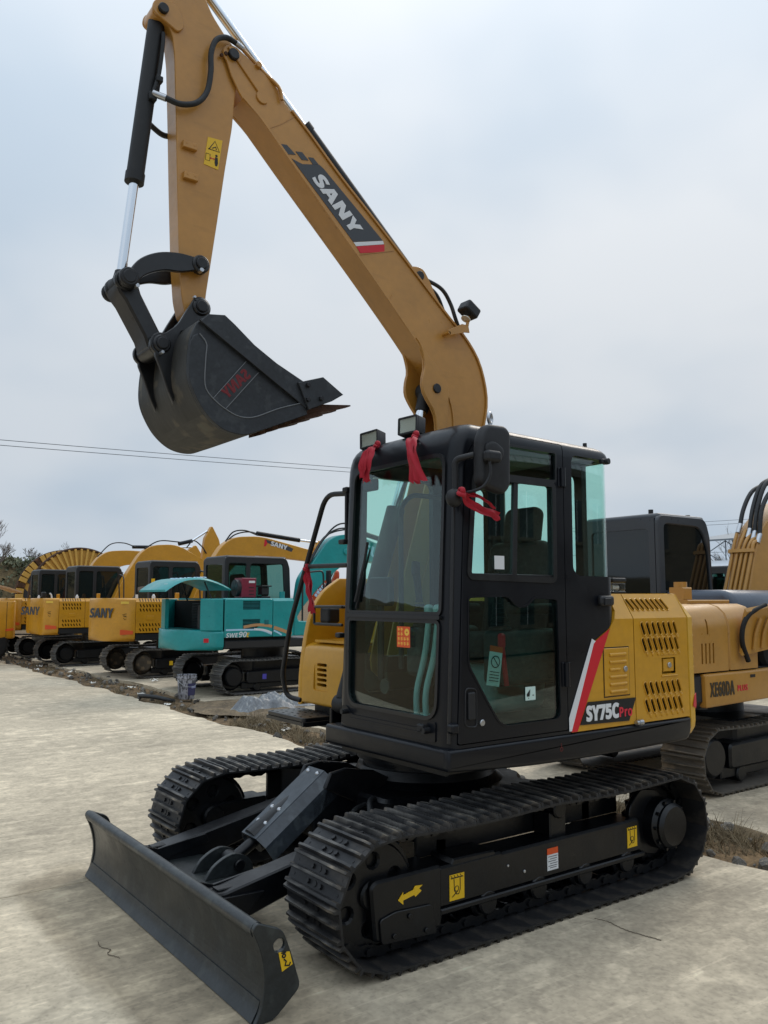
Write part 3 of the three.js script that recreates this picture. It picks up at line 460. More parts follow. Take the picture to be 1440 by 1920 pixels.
  { const a = V(1.962, 3.392, 0), b = V(1.768, 3.061, 0), d = b.clone().sub(a).normalize(), n = V(-d.y, d.x, 0), q = (t, s) => { const p = a.clone().lerp(b, t).addScaledVector(n, s); return [p.x, p.y]; };
    P('bucket_link', [toCreasedNormals(ext([q(0, 0.055), q(0.12, 0.06), q(0.25, 0.05), q(0.8, 0.045), q(0.95, 0.055), q(1, 0.05), q(1, -0.05), q(0.95, -0.055), q(0.8, -0.05), q(0.25, -0.05), q(0.12, -0.06), q(0, -0.055)], 0.125, 0.305, { bev: 0.012 }), 0.4), pin(1.962, 3.392, 0.118, 0.156, 0.058, 24), pin(1.962, 3.392, 0.274, 0.312, 0.058, 24), pin(1.768, 3.061, 0.115, 0.315, 0.056, 24)], M.satin, EX); }

  // bucket
  const BK = G('bucket', EX), z0 = -0.155, z1 = 0.585;
  const shellLine = smooth([[1.56, 3.195], [1.64, 3.165], [1.690, 3.08], [1.711, 2.926], [1.705, 2.83], [1.672, 2.745], [1.605, 2.648], [1.505, 2.578], [1.382, 2.563], [1.29, 2.595], [1.12, 2.668], [0.985, 2.728]], 60);
  P('bucket_shell', ribbon(shellLine, -0.022, z0 + 0.02, z1 - 0.02), M.bucket, BK);
  const sideP = [...shellLine, [0.965, 2.79], [1.007, 2.912], [1.191, 2.993], [1.330, 3.072], [1.454, 3.167], [1.514, 3.208]];
  for (const [a, b] of [[z0, z0 + 0.02], [z1 - 0.02, z1]]) P('side_wall', toCreasedNormals(ext(sideP, a, b, { bev: 0.003 }), 0.4), M.bucketSide, BK);
  // raised border, flank plate and name strip on the near wall
  const zf = z0 - 0.014;
  P('border_plate', toCreasedNormals(ext([[1.688, 3.06], ...shellLine.filter(p => p[1] < 3.03).map(p => [p[0] - 0.001 + 0.001, p[1]]), [1.02, 2.79], [1.17, 2.74], [1.33, 2.668], [1.42, 2.662], [1.515, 2.70], [1.575, 2.742], [1.612, 2.79], [1.615, 2.96], [1.612, 3.02], [1.665, 3.075]], zf, z0 + 0.001, { bev: 0.003 }), 0.4), M.bucketSide, BK);
  P('flank_plate', toCreasedNormals(ext([[1.655, 3.142], [1.607, 3.192], [1.512, 3.206], [1.454, 3.167], [1.330, 3.072], [1.191, 2.993], [1.007, 2.912], [0.975, 2.80], [1.00, 2.762], [1.06, 2.80]], zf - 0.006, z0 + 0.001, { bev: 0.003 }), 0.4), M.bucketSide, BK);
  P('name_strip', ext([[1.375, 2.975], [1.565, 2.74], [1.49, 2.695], [1.298, 2.925]], z0 - 0.005, z0 + 0.001, { bev: 0.001 }), M.bucketSide, BK);
  { const S = V(1.365, 2.915, 0), Yy = V(1.505, 2.768, 0), uu = Yy.clone().sub(S).normalize(); P('name_lettering', letters('SANY', 0.058, [(S.x + Yy.x) / 2, (S.y + Yy.y) / 2, z0 - 0.006], [uu.x, uu.y, 0], [uu.y * 1, -uu.x * 1, 0].map((q, i) => i < 2 ? -q : q), { sx: 1.0, depth: 0.003, bold: 0.002 }), M.nameRed, BK); }
  P('weld_bead', [[[1.655, 3.078], [1.614, 3.03], [1.616, 2.96], [1.616, 2.80], [1.598, 2.765], [1.56, 2.73], [1.50, 2.692], [1.42, 2.661], [1.34, 2.664], [1.17, 2.738], [1.03, 2.788]], [[1.375, 2.975], [1.565, 2.74]], [[1.298, 2.925], [1.49, 2.695]]].map((l, i) => tube(l.map(q => [q[0], q[1], i ? z0 - 0.005 : zf - 0.001]), i ? 0.0025 : 0.0035, { seg: 40, rad: 5 })), std({ color: 0x6c6f72, roughness: 0.6 }), BK);
  P('weld_bead', tube([[1.66, 3.15, zf - 0.006], [1.06, 2.80, zf - 0.006]], 0.004, { seg: 8, rad: 5 }), M.ink, BK);
  P('cutting_lip', ext([[1.03, 2.715], [0.90, 2.765], [0.895, 2.785], [1.03, 2.745]], z0 + 0.005, z1 - 0.005, { bev: 0.002 }), M.rust, BK);
  for (const [a, b, s] of [[zf - 0.024, zf - 0.006, 1], [z1, z1 + 0.018, 0]]) {
    P('side_cutter', ext([[1.062, 2.90], [0.895, 2.957], [0.755, 2.873], [0.835, 2.822], [0.99, 2.752]], a, b, { bev: 0.003 }), M.bucketSide, BK);
    if (s) for (const q of [[1.0, 2.893], [1.0, 2.808], [0.912, 2.827]]) P('cutter_bolt', pin(q[0], q[1], a - 0.018, a + 0.002, 0.0145, 6), M.plastic, BK);
  }
  for (let i = 0; i < 5; i++) {
    const z = lerp(z0 + 0.055, z1 - 0.055, i / 4), ring = (x, y, h, w) => [V(x, y - h, z - w), V(x, y - h, z + w), V(x, y + h, z + w), V(x, y + h, z - w)].reverse();
    P('bucket_tooth', loft([ring(0.985, 2.738, 0.032, 0.036), ring(0.90, 2.770, 0.034, 0.036), ring(0.875, 2.785, 0.024, 0.036), ring(0.80, 2.80, 0.018, 0.034), ring(0.662, 2.832, 0.004, 0.028)], 0.4), M.rust, BK);
  }
  const arcP = (x, y, r, a0, a1, n = 8) => Array.from({ length: n }, (_, i) => { const a = lerp(a0, a1, i / (n - 1)); return [x + r * Math.cos(a), y + r * Math.sin(a)]; });
  const ear = [...arcP(1.545, 3.314, 0.062, -0.3, 2.3), [1.535 + 0.0, 3.25], [1.56, 3.19], [1.50, 3.20]];
  const earL = [...arcP(1.545, 3.314, 0.060, Math.PI + 0.4, 0.75, 12), ...smooth([[1.59, 3.352], [1.635, 3.27], [1.68, 3.19], [1.745, 3.13]], 8), ...arcP(1.768, 3.061, 0.064, 1.7, -1.0, 12), ...smooth([[1.80, 2.99], [1.765, 2.91], [1.722, 2.80], [1.69, 2.74]], 8), [1.69, 2.80], [1.70, 3.0], [1.66, 3.15], [1.56, 3.20], [1.49, 3.205]];
  for (const [a, b] of [[0.072, 0.098], [0.332, 0.358]]) P('bucket_ear', [toCreasedNormals(ext(earL, a, b, { bev: 0.004 }), 0.4), pin(1.545, 3.314, a - 0.014, b + 0.014, 0.05, 24), pin(1.768, 3.061, a - 0.014, b + 0.014, 0.05, 24)], M.satin, BK);
  P('bucket_pin', [pin(1.545, 3.314, 0.045, 0.385, 0.034), pin(1.768, 3.061, 0.045, 0.385, 0.034)], M.plastic, BK);
  P('pin_bolt', [pin(1.775, 3.005, 0.03, 0.075, 0.010, 6), pin(1.59, 3.36, 0.052, 0.075, 0.008, 6)], M.bolt, BK);
  P('ear_tube', [pin(1.768, 3.061, 0.098, 0.12, 0.06), box(1.60, 1.68, 3.14, 3.17, 0.09, 0.34, 0.005)], M.satin, BK);
}
// ---------------------------------------------------------------- upper structure of the excavator
{
  const ZL = -1.07;
  // ---- cab shell from lofted sections, openings cut out
  const cor = (cx, cz, rx, rz, a0) => Array.from({ length: 7 }, (_, i) => { const a = a0 + i / 6 * Math.PI / 2; return [cx + rx * Math.cos(a), cz - rz * Math.sin(a)]; });
  const ring = (y, d, fx = 0, e = 0) => { // d inset on all sides, fx extra inset at the front
    const xf = 0.69 - 0.05 * (y - 0.95) / 1.45 - d - fx, xr = -0.59 + d + e, zl = ZL + d + e, zr = -0.035 - d - e;
    const pts = [...cor(xf - 0.06, zl + 0.09, 0.06, 0.09, 0), ...cor(xr + 0.085, zl + 0.085, 0.085, 0.085, Math.PI / 2), ...cor(xr + 0.05, zr - 0.05, 0.05, 0.05, Math.PI), ...cor(xf - 0.06, zr - 0.09, 0.06, 0.09, Math.PI * 1.5)];
    return pts.map(p => V(p[0], y, p[1]));
  };
  const solid = (d, y0, top) => {
    const rs = []; for (const y of [y0, 1.3, 1.7, 2.1, 2.34]) rs.push(ring(y, d));
    const R = 0.075, F = 0.19, yt = top;
    for (let i = 1; i <= 8; i++) { const y = lerp(2.34, yt, 1 - Math.pow(1 - i / 8, 1.8)), k = clamp((y - (yt - R)) / R), kf = clamp((y - (yt - F)) / F); rs.push(ring(y, d, 0.10 * (1 - Math.sqrt(1 - kf * kf * 0.995)), R * (1 - Math.sqrt(1 - k * k * 0.99)))); }
    rs.forEach(r => r.forEach(p => { if (p.y > 2.3) p.y -= 0.024 * clamp((0.5 - p.x) / 1.1) * (p.y - 2.3) / 0.28; }));
    return loft(rs, 0.75);
  };
  const outer = solid(0, 0.947, 2.588), inner = solid(0.042, 0.975, 2.545);
  const wallRear = ext([[-0.9, 1.62], [-0.587, 1.60], [-0.508, 1.51], [-0.375, 1.44], [-0.160, 0.955], [-0.16, 0.90], [-0.9, 0.90]], -1.2, -0.95);
  const wTop = rounded([[0.505, 2.490], [-0.083, 2.487], [-0.078, 2.328], [0.520, 2.330]], 0.015), wMid = rounded([[0.563, 1.797], [0.522, 2.300], [-0.055, 2.298], [-0.050, 1.785]], 0.02);
  const wLow = rounded([[0.578, 1.685], [0.300, 1.692, 0.03], [0.235, 1.636, 0.03], [0.165, 1.634, 0.03], [0.105, 1.684, 0.03], [-0.076, 1.676], [-0.086, 1.03, 0.05], [0.358, 1.028, 0.08], [0.440, 1.14, 0.05], [0.582, 1.35, 0.04]], 0.025);
  const wRear = rounded([[-0.216, 2.49], [-0.212, 1.84, 0.08], [-0.255, 1.806, 0.05], [-0.75, 1.800], [-0.75, 2.482]], 0.05);
  const pz = (p) => ext(p, -1.25, -0.93), WF = [], prR = p => ext(p, -0.15, 0.1);
  const cutters = { top: pz(wTop), mid: pz(wMid), low: pz(wLow), rear: ext(wRear, -1.25, -0.86),
    wsU: extX(rounded([[-0.135, 1.602, 0.02], [-0.965, 1.602, 0.02], [-0.975, 2.42], [-0.15, 2.42]], 0.06), 0.5, 0.9), wsL: extX(rounded([[-0.14, 1.560, 0.02], [-0.955, 1.560, 0.02], [-0.945, 1.075], [-0.155, 1.075]], 0.09), 0.5, 0.9),
    back: extX(rounded([[-0.80, 1.80], [-0.15, 1.80], [-0.15, 2.44], [-0.80, 2.44]], 0.06), -0.75, -0.45),
    rightA: prR(rounded([[0.52, 1.12], [0.50, 2.42], [-0.02, 2.42], [-0.02, 1.12]], 0.05)), rightB: prR(rounded([[-0.10, 1.12], [-0.10, 2.42], [-0.50, 2.42], [-0.50, 1.12]], 0.05)) };
  const doorLine = g => rounded([[-0.140 - g, 0.968 - g], [-0.142 - g, 2.540 + g], [0.47 + g, 2.548 + g, 0.12], [0.588 + g, 2.40, 0.1], [0.650 + g, 0.968 - g]], 0.012);
  let shell = csg(outer, SUBTRACTION, inner, wallRear, ...Object.values(cutters));
  const door = csg(shell, INTERSECTION, ext(doorLine(0), -1.3, -0.96));
  const frame = csg(shell, SUBTRACTION, ext(doorLine(0.005), -1.3, -0.94));
  const CAB = G('cab', EX);
  P('cab_frame', clean(frame.geometry), M.black, CAB);
  P('door', clean(door.geometry), M.black, CAB);
  const gl = csg(solid(0.012, 0.947, 2.57), SUBTRACTION, solid(0.017, 0.93, 2.565));
  for (const [k, n] of [['top', 'door_window'], ['mid', 'door_window'], ['low', 'door_window'], ['rear', 'quarter_window'], ['wsU', 'windscreen'], ['wsL', 'lower_windscreen'], ['back', 'rear_window'], ['rightA', 'side_window'], ['rightB', 'side_window']]) {
    let c = brush(cutters[k]); P(n, clean(csg(gl, INTERSECTION, c).geometry), k === 'top' || k === 'low' ? M.tint : M.glass, CAB);
  }
  P('roof_lining', box(-0.54, 0.50, 2.515, 2.545, -1.02, -0.09, 0), M.headliner, CAB);
  // rubber frames and mouldings
  const rim = (p, w, z0, z1, m, n) => P(n, toCreasedNormals(ext(grow(p, w), z0, z1, { holes: [p.slice().reverse()] }), 0.5), m, CAB);
  rim(grow(wMid, -0.006), 0.030, -1.076, -1.066, M.satin, 'window_frame'); rim(grow(wTop, -0.004), 0.014, -1.075, -1.066, M.satin, 'window_frame');
  rim(grow(wLow, -0.004), 0.010, -1.0735, -1.066, M.black, 'window_seal'); 
  P('window_mullion', [ext([[0.228, 1.79], [0.262, 1.79], [0.240, 2.302], [0.207, 2.302]], -1.069, -1.045, { bev: 0.003 }), box(-0.045, 0.56, 1.783, 1.806, -1.068, -1.05, 0.003)], M.satin, CAB);
  { const lat = p => { const o = p.map(q => [q[0], q[1]]); return o; };
    const slant = g => { const q = g.attributes.position; for (let i = 0; i < q.count; i++) q.setX(i, q.getX(i) + 0.69 - 0.05 * (q.getY(i) - 0.95) / 1.45); g.computeVertexNormals(); return toCreasedNormals(g, 0.5); };
    const ring2 = (p, w) => slant(extX(grow(p, w), -0.004, 0.010, { holes: [p.slice().reverse()] }));
    P('windscreen_seal', [ring2(rounded([[-0.145, 1.61, 0.02], [-0.955, 1.61, 0.02], [-0.965, 2.41], [-0.16, 2.41]], 0.06), 0.022), ring2(rounded([[-0.15, 1.552, 0.02], [-0.945, 1.552, 0.02], [-0.935, 1.085], [-0.165, 1.085]], 0.085), 0.020), slant(extX(rounded([[-0.125, 1.572], [-0.975, 1.572], [-0.975, 1.592], [-0.125, 1.592]], 0.008), -0.002, 0.022))], M.satin, CAB);
    P('front_panel_trim', [slant(extX(rounded([[-0.10, 1.065, 0.015], [-0.15, 1.065, 0.03], [-0.20, 1.022, 0.03], [-0.86, 1.022, 0.03], [-0.90, 1.06, 0.03], [-0.945, 1.065, 0.015], [-0.945, 0.965], [-0.10, 0.965]], 0.012), -0.003, 0.007)), slant(extX(rounded([[-0.19, 1.005], [-0.88, 1.005], [-0.88, 0.997], [-0.19, 0.997]], 0.004), 0.004, 0.011))], M.black, CAB);
    P('panel_knob', [cyl([0.685, 1.035, -0.155], [0.735, 1.035, -0.155], 0.014), cyl([0.685, 1.02, -0.895], [0.735, 1.02, -0.895], 0.016), rbox(0.03, 0.04, 0.05, 0.008, 0.72, 1.03, -0.87)], M.plastic, CAB); }
  // pillar ribs, hinges, handles, lock
  P('pillar_strip', [[-1.03, 0.012], [-1.00, 0.008]].map(([z, w]) => { const a = V(0.676, 0.97, z), b = V(0.626, 2.36, z); return cyl(a, b, w, w, 10); }), M.satin, CAB);
  P('door_hinge', [pin0([-0.128, 2.30, -1.082], [-0.128, 2.405, -1.082], 0.016), box(-0.165, -0.10, 2.30, 2.405, -1.078, -1.068, 0.003)], M.black, CAB);
  P('door_hinge', [pin0([-0.128, 1.20, -1.082], [-0.128, 1.33, -1.082], 0.016), box(-0.165, -0.10, 1.20, 1.33, -1.078, -1.068, 0.003)], M.black, CAB);
  P('door_hinge', [rbox(0.05, 0.05, 0.05, 0.015, 0.672, 1.045, -1.055)], M.black, CAB);
  P('door_handle', [toCreasedNormals(ext(grow(rounded([[0.605, 1.055], [0.535, 1.045], [0.535, 1.225], [0.600, 1.232]], 0.02), 0.008), -1.076, -1.066, { bev: 0.003, holes: [rounded([[0.605, 1.055], [0.535, 1.045], [0.535, 1.225], [0.600, 1.232]], 0.02).reverse()] }), 0.5), rbox(0.048, 0.135, 0.02, 0.008, 0.568, 1.148, -1.074)], M.plastic, CAB);
  P('door_lock', pin(0.495, 1.06, -1.079, -1.066, 0.016), M.bolt, CAB);
  P('inner_latch', [cyl([0.15, 1.665, -1.05], [0.235, 1.668, -1.045], 0.009), rbox(0.05, 0.03, 0.02, 0.006, 0.235, 1.668, -1.035)], M.bolt, CAB);
  P('marker_lamp', [toCreasedNormals(rbox(0.12, 0.06, 0.04, 0.018, -0.47, 1.665, -1.082), 0.7), rbox(0.055, 0.04, 0.012, 0.004, -0.46, 1.66, -1.104)], M.plastic, CAB);
  P('roof_bracket', [rbox(0.07, 0.03, 0.03, 0.01, -0.50, 2.478, -1.075), cyl([-0.50, 2.478, -1.07], [-0.505, 2.478, -1.105], 0.018), cyl([-0.42, 2.562, -1.0], [-0.42, 2.59, -1.0], 0.012)], M.plastic, CAB);
  P('lifting_eye', [new THREE.TorusGeometry(0.028, 0.0095, 10, 24).rotateY(0.5).translate(0.335, 2.645, -0.99), cyl([0.335, 2.585, -0.99], [0.335, 2.62, -0.99], 0.012), cyl([0.335, 2.582, -0.99], [0.335, 2.592, -0.99], 0.022)], M.bolt, CAB);
  // stickers
  P('door_sticker', box(0.315, 0.385, 1.83, 1.90, -1.0625, -1.0610, 0), M.white, CAB);
  P('glass_sticker', box(0.10, 0.175, 1.145, 1.215, -1.0625, -1.0610, 0), std({ color: 0xbfd8d2, roughness: 0.6 }), CAB);
  P('sticker_print', [ext([[0.166, 1.165], [0.146, 1.165], [0.142, 1.20], [0.138, 1.20], [0.142, 1.175], [0.166, 1.178]], -1.0638, -1.0628), box(0.112, 0.124, 1.168, 1.172, -1.0638, -1.0628, 0), box(0.15, 0.155, 1.154, 1.158, -1.0638, -1.0628, 0)], M.ink, CAB);
  { const cv = document.createElement('canvas'); cv.width = cv.height = 128; const c = cv.getContext('2d'); c.fillStyle = '#d8531e'; c.fillRect(0, 0, 128, 128); c.fillStyle = '#f0c24a'; for (let r = 0; r < 4; r++) for (let k = 0; k < 4; k++) { if (r < 2 && k > 1) continue; c.fillRect(8 + k * 29, 10 + r * 29, 18, 4); c.fillRect(8 + k * 29, 18 + r * 29, 22, 4); c.fillRect(16 + k * 29, 8 + r * 29, 4, 22); } c.beginPath(); c.arc(96, 34, 22, 0, 7); c.fill(); c.fillStyle = '#d8531e'; c.fillRect(88, 30, 16, 9);
    const t = new THREE.CanvasTexture(cv); t.colorSpace = THREE.SRGBColorSpace; const g = new THREE.PlaneGeometry(0.115, 0.11); g.rotateY(Math.PI / 2); g.translate(0.695 - 0.018, 1.475, -0.665); P('windscreen_sticker', g, std({ map: t, roughness: 0.6 }), CAB, true); }

  // ---- inside the cab
  const IN = G('cab_interior', EX);
  P('cab_floor', box(-0.53, 0.62, 0.975, 1.0, -1.02, -0.09, 0), M.dark, IN);
  P('rear_wall', box(-0.545, -0.515, 1.0, 1.78, -1.0, -0.1, 0), M.consoleM, IN);
  P('seat_base', rbox(0.46, 0.28, 0.48, 0.06, -0.05, 1.18, -0.56), M.seatTrim, IN);
  P('seat_cushion', rbox(0.52, 0.16, 0.52, 0.07, 0.0, 1.40, -0.56, 4), M.seat, IN);
  { const b = rbox(0.14, 0.62, 0.48, 0.065, 0, 0, 0, 4); b.rotateZ(0.16); b.translate(-0.28, 1.72, -0.56); const h = rbox(0.11, 0.24, 0.28, 0.05, 0, 0, 0, 4); h.rotateZ(0.16); h.translate(-0.345, 2.12, -0.56); P('backrest', b, M.seat, IN); P('headrest', h, M.seat, IN); }
  for (const s of [-1, 1]) {
    const z = -0.56 + s * 0.34;
    P('console_box', rbox(0.50, 0.30, 0.15, 0.04, 0.02, 1.36, z), M.consoleM, IN);
    P('joystick', [...Array.from({ length: 7 }, (_, i) => cyl([0.19 + i * 0.004, 1.51 + i * 0.024, z], [0.19 + i * 0.004, 1.527 + i * 0.024, z], 0.062 - i * 0.006, 0.056 - i * 0.006, 18)), cyl([0.21, 1.66, z], [0.235, 1.83, z], 0.02, 0.024), rbox(0.05, 0.09, 0.045, 0.018, 0.24, 1.86, z)], M.rubber, IN);
    P('armrest', rbox(0.34, 0.06, 0.09, 0.028, -0.08, 1.62, z - s * 0.02), M.seat, IN);
  }
  P('safety_lever', [cyl([0.235, 1.22, -0.985], [0.265, 1.43, -0.985], 0.013), rbox(0.04, 0.08, 0.035, 0.016, 0.268, 1.455, -0.985)], M.red, IN);
  { const g = [box(-0.045, 0.045, -0.10, 0.075, -0.002, 0.002, 0)], t = box(-0.045, 0.045, 0.0755, 0.105, -0.002, 0.002, 0); for (const q of [...g, t]) { q.rotateZ(0.16); q.translate(0.335, 1.325, -1.0); } P('warning_label', g, M.white, IN); P('warning_label', t, M.orange, IN);
    const o = [ribbon(disc(0, 0.025, 0.032, 20).concat([[0.032, 0.025]]), 0.005, -0.004, -0.003), ribbon([[-0.022, 0.003], [0.022, 0.047]], 0.005, -0.004, -0.003), ...[-0.03, -0.045, -0.06, -0.075].map(y => box(-0.034, 0.034, y, y + 0.004, -0.004, -0.003, 0))]; o.forEach(q => { q.rotateZ(0.16); q.translate(0.335, 1.325, -1.0); }); P('label_print', o, M.graphite, IN); }
  P('seat_lettering', letters('SANY', 0.05, [0.07, 1.275, -0.806], [-1, 0, 0], [0, 1, 0], { sx: 1.2 }), M.ink, IN);
  P('seat_side_cover', toCreasedNormals(ext(rounded([[0.16, 1.36], [-0.08, 1.44], [-0.28, 1.44], [-0.26, 1.14], [0.0, 1.12], [0.14, 1.15]], 0.04), -0.80, -0.77, { bev: 0.008 }), 0.6), M.seatTrim, IN);
  for (const z of [-0.60, -0.52]) P('travel_lever', [bent([[0.47, 1.0, z], [0.48, 1.16, z], [0.42, 1.36, z - 0.01], [0.40, 1.56, z - 0.02]], 0.08, 0.017), rbox(0.05, 0.11, 0.05, 0.02, 0.40, 1.59, z - 0.02), rbox(0.16, 0.02, 0.09, 0.008, 0.47, 1.03, z)], M.seatTrim, IN);
  P('monitor', [rbox(0.05, 0.17, 0.20, 0.015, 0.46, 1.72, -0.17), cyl([0.45, 1.2, -0.15], [0.46, 1.66, -0.16], 0.02)], M.plastic, IN);
  P('wiper', [bent([[0.655, 2.0, -0.30], [0.652, 1.9, -0.27], [0.672, 1.66, -0.20]], 0.03, 0.008), cyl([0.63, 1.96, -0.29], [0.66, 1.62, -0.19], 0.006)], M.plastic, IN);
  P('cab_mirror', [rbox(0.03, 0.07, 0.12, 0.012, 0.575, 2.345, -0.225), cyl([0.575, 2.38, -0.225], [0.55, 2.45, -0.21], 0.008)], M.plastic, IN);
  P('coat_rail', [bent([[-0.1, 2.33, -0.09], [0.18, 2.33, -0.10], [0.26, 2.25, -0.10], [0.26, 1.25, -0.10]], 0.09, 0.016)], M.consoleM, IN);
  P('floor_disc', [cyl([0.60, 1.19, -0.40], [0.61, 1.19, -0.40], 0.042, 0.042, 24)], M.plastic, IN);

  // ---- lamps, mirror, rail on the cab
  for (const [y, z, tw, ty] of [[2.632, -0.165, 0.1, 0.30], [2.655, -0.545, 0.05, 0.26]]) {
    const place = gs => gs.map(g => { g.rotateZ(0.10); g.rotateY(0.0 + ty); g.rotateX(tw * 1.2); g.translate(0.545, y, z); return g; });
    const L = P('work_lamp', place([toCreasedNormals(ext(rounded([[-0.068, -0.052], [0.068, -0.052], [0.068, 0.052], [-0.068, 0.052]], 0.010), -0.075, 0, { bev: 0.006 }), 0.5).rotateY(Math.PI / 2), toCreasedNormals(ext(rounded([[-0.068, -0.052], [0.068, -0.052], [0.068, 0.052], [-0.068, 0.052]], 0.010), 0, 0.012, { holes: [rounded([[-0.058, -0.042], [-0.058, 0.042], [0.058, 0.042], [0.058, -0.042]], 0.008)] }), 0.5).rotateY(Math.PI / 2)]), M.plastic, EX);
    P('lamp_reflector', place([bowl()]), M.reflector, L);
    P('lamp_lens', place([rbox(0.002, 0.083, 0.115, 0.0008, 0.009, 0, 0, 1)]), M.clear, L);
    P('lamp_bracket', [cyl([0.51, y - 0.05, z - 0.02], [0.52, y - 0.085, z - 0.09], 0.014), cyl([0.52, y - 0.08, z - 0.08], [0.585, y - 0.14, z - 0.16], 0.018), rbox(0.05, 0.04, 0.06, 0.012, 0.60, y - 0.155, z - 0.17)], M.plastic, L);
  }
  P('mirror', [toCreasedNormals(ext(rounded([[0.632, 2.235, 0.04], [0.470, 2.195, 0.05], [0.425, 2.24, 0.04], [0.418, 2.515, 0.03], [0.455, 2.548, 0.06], [0.585, 2.545, 0.08], [0.628, 2.47, 0.05]], 0.04), -1.235, -1.165, { bev: 0.022, bseg: 3 }), 0.6), toCreasedNormals(ext(rounded([[0.60, 2.36], [0.50, 2.36], [0.48, 2.42], [0.55, 2.46], [0.61, 2.44]], 0.03), -1.252, -1.23, { bev: 0.01, bseg: 2 }), 0.6)], M.plastic, EX);
  P('mirror_arm', [bent([[0.68, 2.16, -1.10], [0.685, 2.37, -1.10], [0.62, 2.39, -1.17]], 0.03, 0.016), rbox(0.10, 0.06, 0.05, 0.02, 0.575, 2.375, -1.255), tube([[0.60, 2.36, -1.26], [0.60, 2.28, -1.262], [0.63, 2.22, -1.24], [0.69, 2.19, -1.13]], 0.008), new THREE.SphereGeometry(0.045, 20, 14).scale(1, 1.05, 0.85).translate(0.70, 2.175, -1.11)], M.plastic, EX);
  P('hand_rail', [bent([[0.60, 2.315, -0.04], [0.60, 2.335, 0.24], [0.60, 1.51, 0.675], [0.585, 1.16, 0.80], [0.55, 1.02, 0.80], [0.50, 1.0, 0.70]], 0.10, 0.0165, { rad: 12 }), cyl([0.60, 1.885, 0.475], [0.61, 1.878, -0.03], 0.0145), rbox(0.03, 0.35, 0.02, 0.006, 0.61, 2.18, -0.02)], M.plastic, EX);
  P('rail_clip', [rbox(0.04, 0.035, 0.05, 0.01, 0.615, 2.335, -0.02), rbox(0.05, 0.03, 0.06, 0.01, 0.62, 2.02, 0.0), rbox(0.045, 0.03, 0.05, 0.01, 0.645, 1.46, 0.0)], M.plastic, EX);

  // ---- rear bodywork, left side
  const sec = (t) => [[-1.07 + t, 0.95], [-1.07 + t, 1.56], [-0.985 + t * 0.6, 1.706 - t], [0.4, 1.706 - t]];
  const secPoly = t => [...sec(0), ...sec(t).reverse()];
  const frontCut = ext([[0.5, 1.9], [-0.60, 1.9], [-0.598, 1.605], [-0.512, 1.506], [-0.379, 1.436], [-0.163, 0.93], [0.5, 0.93]], -1.3, 0.6);
  const panel = csg(extX(secPoly(0.02), -0.728, -0.12), SUBTRACTION, frontCut);
  P('side_panel', clean(panel.geometry), M.body, EX);
  const slot = (x, y, l, a = 1.15) => capsule(x, y, l, 0.0115, a, 5);
  const rows = [[1.640, -0.760, -1.095, 8, 0.058], [1.497, -0.818, -1.135, 7, 0.058], [1.402, -0.826, -1.145, 7, 0.062], [1.143, -0.834, -1.155, 7, 0.058], [1.041, -0.840, -1.165, 7, 0.062]];
  const cutS = [], lips = [];
  rows.forEach(([y, xa, xb, n, l], ri) => { for (let i = 0; i < n; i++) {
    const x = lerp(xa, xb, i / (n - 1)), z = ri ? -1.07 : -1.07 + (y - 1.56) * 0.582;
    cutS.push(ext(slot(x, y, l), -1.2, -0.9));
    const lp = ext(grow(slot(0, 0, l), 0.007), -0.006, 0.002, { bev: 0.003, holes: [slot(0, 0, l).reverse()] }); const g = toCreasedNormals(lp, 0.6); if (!ri) g.rotateX(0.528); g.translate(x, y, z); lips.push(g);
    const dm = new THREE.SphereGeometry(0.013, 10, 6, 0, 6.29, 0, 1.57).scale(0.7, 0.55, 1).rotateX(-Math.PI / 2).translate(x - 0.022 - 0.006, y - l * 0.5 - 0.026, z - (ri ? 0 : -0.02)); lips.push(dm);
  } });
  const ed = csg(extX(secPoly(0.004), -1.262, -0.735), SUBTRACTION, mergeGeometries(cutS.map(g => { g = clean(g.clone()); return g; })), box(-1.132, -0.993, 1.222, 1.318, -1.2, -0.9, 0));
  const EDm = P('engine_door', [clean(ed.geometry), ...lips], M.body, EX);
  P('latch_recess', [box(-1.135, -0.990, 1.219, 1.321, -1.035, -1.03, 0), box(-1.145, -0.985, 1.205, 1.214, -1.078, -1.066, 0.003), box(-1.145, -0.985, 1.335, 1.342, -1.074, -1.066, 0.002)], M.body, EDm);
  P('latch', [box(-1.125, -1.022, 1.232, 1.312, -1.064, -1.045, 0.004)], M.body, EDm); P('latch_lock', pin(-1.072, 1.272, -1.074, -1.06, 0.017), M.bolt, EDm);
  P('engine_bay', [box(-1.24, -0.74, 0.95, 1.62, -0.99, 0.9, 0), box(-0.72, -0.55, 0.95, 1.66, -1.0, 0.9, 0)], M.dark, EX);
  // filler door with louvres
  const FD = P('filler_door', box(-0.672, -0.452, 1.123, 1.394, -1.078, -1.066, 0.004), M.body, EX);
  [1.356, 1.314, 1.272, 1.230, 1.188, 1.148].forEach((y, i) => { const x0 = i === 2 ? -0.585 : -0.642; const g = toCreasedNormals(extX(Array.from({ length: 8 }, (_, k) => { const a = k / 7 * Math.PI; return [-1.077 - 0.011 * Math.sin(a), y + 0.011 * Math.cos(a)]; }), x0, -0.492, { bev: 0.004 }), 0.6); P('louvre', g, M.body, FD); });
  P('filler_lock', pin(-0.630, 1.272, -1.088, -1.07, 0.016), M.bolt, FD);
  P('door_gap', [box(-0.678, -0.446, 1.117, 1.400, -1.0718, -1.0690, 0)], M.ink, FD);
  P('stripe', ext([[-0.512, 1.506], [-0.214, 0.952], [-0.163, 0.952], [-0.366, 1.425], [-0.379, 1.436]], -1.0735, -1.0715), M.red, EX);
